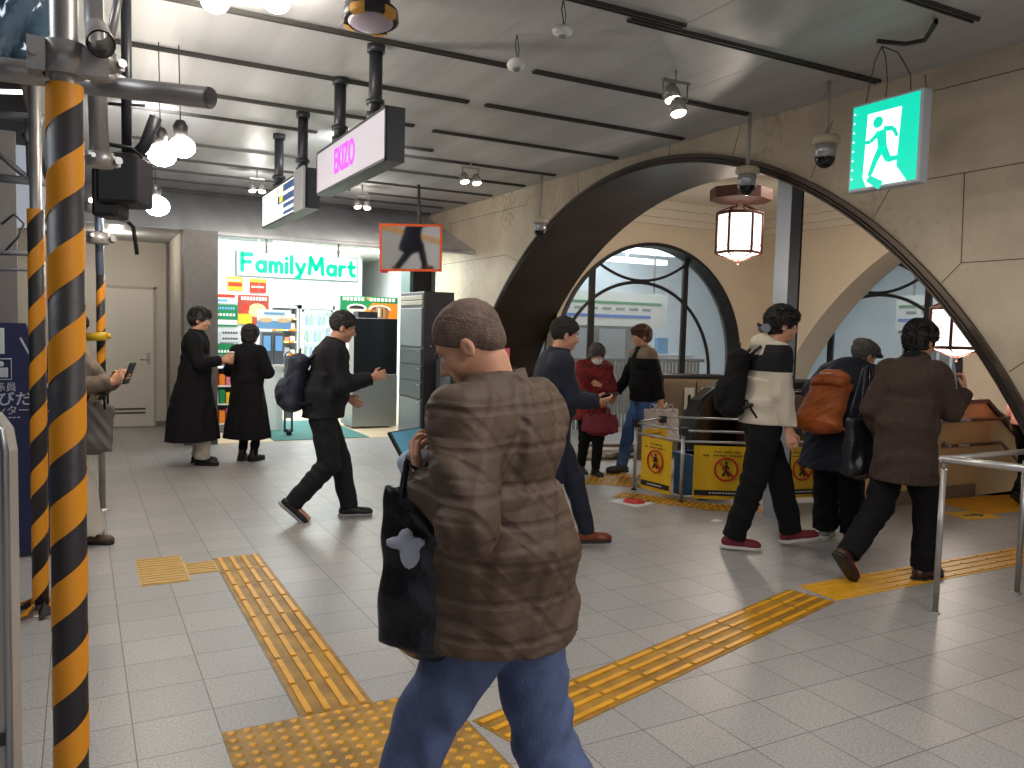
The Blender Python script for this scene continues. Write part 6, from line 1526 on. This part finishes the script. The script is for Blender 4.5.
backpack(A8, BLK, M_black, 'black backpack on the back of the young man in the cream fleece', w=.30, h=.50, d=.17, drop=.07)
t = empty('headphones', (0, 0, 0), 0, 'grey headphones behind the neck of the young man in the cream fleece', 'headphones'); t.matrix_world = frame_mat(A8, A8['hp'](-.125, 0, -.035), A8['Hf'], A8['Hl'], A8['Hu'])
b = MB(); b.lathe([(.030, -.02), (.034, 0), (.030, .02)], (0, -.05, 0), axis=(0, 1, 0)); b.lathe([(.030, -.02), (.034, 0), (.030, .02)], (0, .05, 0), axis=(0, 1, 0)); b.build('ear_cup', mat('hp_grey', srgb(120, 124, 140), .4), t)
b = MB(); b.tube([(0, -.05, 0), (-.04, -.03, .02), (-.05, 0, .03), (-.04, .03, .02), (0, .05, 0)], .008, 6); b.build('band', M_black, t)
# ---- man in the flat cap with the orange rucksack
p = G(834, 541)
A9 = make_person((p.x, p.y), imghead(42), 1.66, 'man in a flat cap and navy coat bending forward with an orange leather rucksack', lean=.60, headp=.45, heady=-.45, neckf=.5, wid=1.05, hipx=-.08, feet=[(.06, .11, .085, 0, .2), (.10, -.10, .085, 0, -.2)],
    arms=[((.42, .34, .98), (-.2, 1, .1)), ((.48, -.12, .98), (-.2, -1, -.2))], hair='short', hairmat=SILV, trouser=dict(m=BLK, t=.03, ank=.08, w=1.3), shoe=dict(m=mat('shoe_pale', srgb(150, 150, 154), .5), sole=WSOLE),
    jacket=dict(name='coat', m=NAVY, t=.045, hem=.60, flare=.05, w=.007, belly=.02, hump=True))
backpack(A9, ORNG, ORNG, 'orange-brown leather rucksack on the back of the man in the flat cap', w=.36, h=.46, d=.17, drop=.25, pocket=False, roll=True)
hp = A9['hp']; RM9 = np.array([A9['Hf'], A9['Hl'], A9['Hu']]); F = Field(A9['Hc']-.22, A9['Hc']+.22, .005)
F.ell(hp(-.012, 0, .075), V3(.118, .098, .058), RM9, .01); F.ell(hp(.085, 0, .058), V3(.065, .075, .016), RM9, .02); F.cut(hp(0, 0, .045), -A9['Hu']); F.mesh('flat_cap', mat('tweed', srgb(92, 84, 80), .9, noise=.3, nscale=40), A9['root'])
# ---- man in the dark brown coat
p = G(897, 579)
A10 = make_person((p.x, p.y), imghead(28), 1.70, 'man in a dark brown coat and brown shoes striding right with one hand raised', lean=.08, headp=.12, neckf=.35, vox=.006, cvox=.008, wid=1.0, hipz=.885, feet=[(-.40, .07, .20, .85), (.16, -.07, .085, 0)],
    arms=[((.06, .23, .90), (-1, .2, 0)), ((.39, -.13, 1.24), (-.4, -.3, -1))], hand1=dict(d=(.25, .25, 1), n=(-.6, .9, .1), curl=.75, thumb=(-.6, .4, .6)), hair='medium', trouser=dict(m=BLK, t=.022, ank=.064, w=1.3), shoe=dict(m=DKSH, top=.05),
    jacket=dict(name='coat', m=DBR, t=.029, hem=.66, flare=.02, w=.007, collar=1.4))
F = Field(A10['Nk']-.2, A10['Nk']+.2, .006); nk = A10['Nk']
F.econe(nk-A10['sd']*.04, nk+V3(.02, 0, .075), (.088, .088), (.074, .074), A10['fw'], .01); F.cone(nk+V3(.01, 0, .03), nk+V3(.03, 0, .2), .062, .064, .004, 's'); F.disp(wrinkle(.004, 2)); F.mesh('scarf', BLK, A10['root'])
o_ = wpt(A10, A10['Sh']+A10['lat']*.31+V3(-.05, 0, .0))
tote(wmat(o_, imghead(28)-.1), 'black leather shoulder bag of the man in the dark brown coat', LEATH, w=.34, h=.40, d=.14, strap=.36, name='shoulder_bag')
# ---- woman behind the near pole
p = G(71, 541)
A11 = make_person((p.x, p.y), imghead(0), 1.60, 'woman half hidden behind the near striped pole holding up a dark phone', lean=-.04, headp=.20, neckf=-.1, feet=[(-.16, .07, .10, .2), (.16, -.06, .085, 0)],
    arms=[((.33, .02, 1.22), (-.2, .8, -1)), ((.36, -.08, 1.22), (-.2, -.8, -1))], hand0=dict(d=(.7, -.2, .5), n=(.3, -.8, 0), curl=.7), hand1=dict(d=(.8, .1, .5), n=(.2, .9, .0), curl=.8), hair='bob', trouser=dict(m=mat('trousers_cream', srgb(206, 198, 184), .8), t=.035, ank=.095, hem=.1), shoe=dict(m=mat('shoe_brown', srgb(86, 62, 50), .5)),
    jacket=dict(m=mat('jacket_taupe', srgb(104, 90, 78), .85, noise=.35, nscale=9), t=.035, hem=.80, w=.006, shirt=BEIGE))
wr, d, pn, th, p1 = A11['hands'][1]
phone(None, frame_mat(A11, p1+pn*.03+V3(.03, 0, .02), unit(V3(0, 1, 0)), unit(V3(.35, 0, .93)), np.cross(unit(V3(0, 1, 0)), unit(V3(.35, 0, .93)))), 'dark phone raised by the half-hidden woman at the left', M_black, M_black, (.09, .16))
tote(wmat(wpt(A11, A11['arms'][1][1]*.4+A11['arms'][1][2]*.6+V3(0, 0, -.03)), -YAW+.1, 0, .12), 'grey-brown tote bag on the arm of the half-hidden woman at the left', mat('tote_greybrown', srgb(104, 96, 92), .7), w=.28, h=.34, d=.10, strap=.10, strapm=BLK)
# ---- person at the right edge
p = G(1027, 503)
A12 = make_person((p.x, p.y), imghead(24), 1.60, 'person in a dull pink jacket at the right edge beyond the arch foot', vox=.009, lean=.12, feet=[(.10, .08, .085, 0), (-.22, -.07, .13, .5)],
    arms=[((.08, .27, .86), (-1, .5, 0)), ((.16, -.24, .86), (-1, -.3, 0))], hair='bob', trouser=dict(m=BLK, t=.03, ank=.07), shoe=dict(m=M_black),
    jacket=dict(m=mat('jacket_pink', srgb(168, 106, 96), .8, noise=.1, nscale=8), t=.04, hem=.82, w=.007))
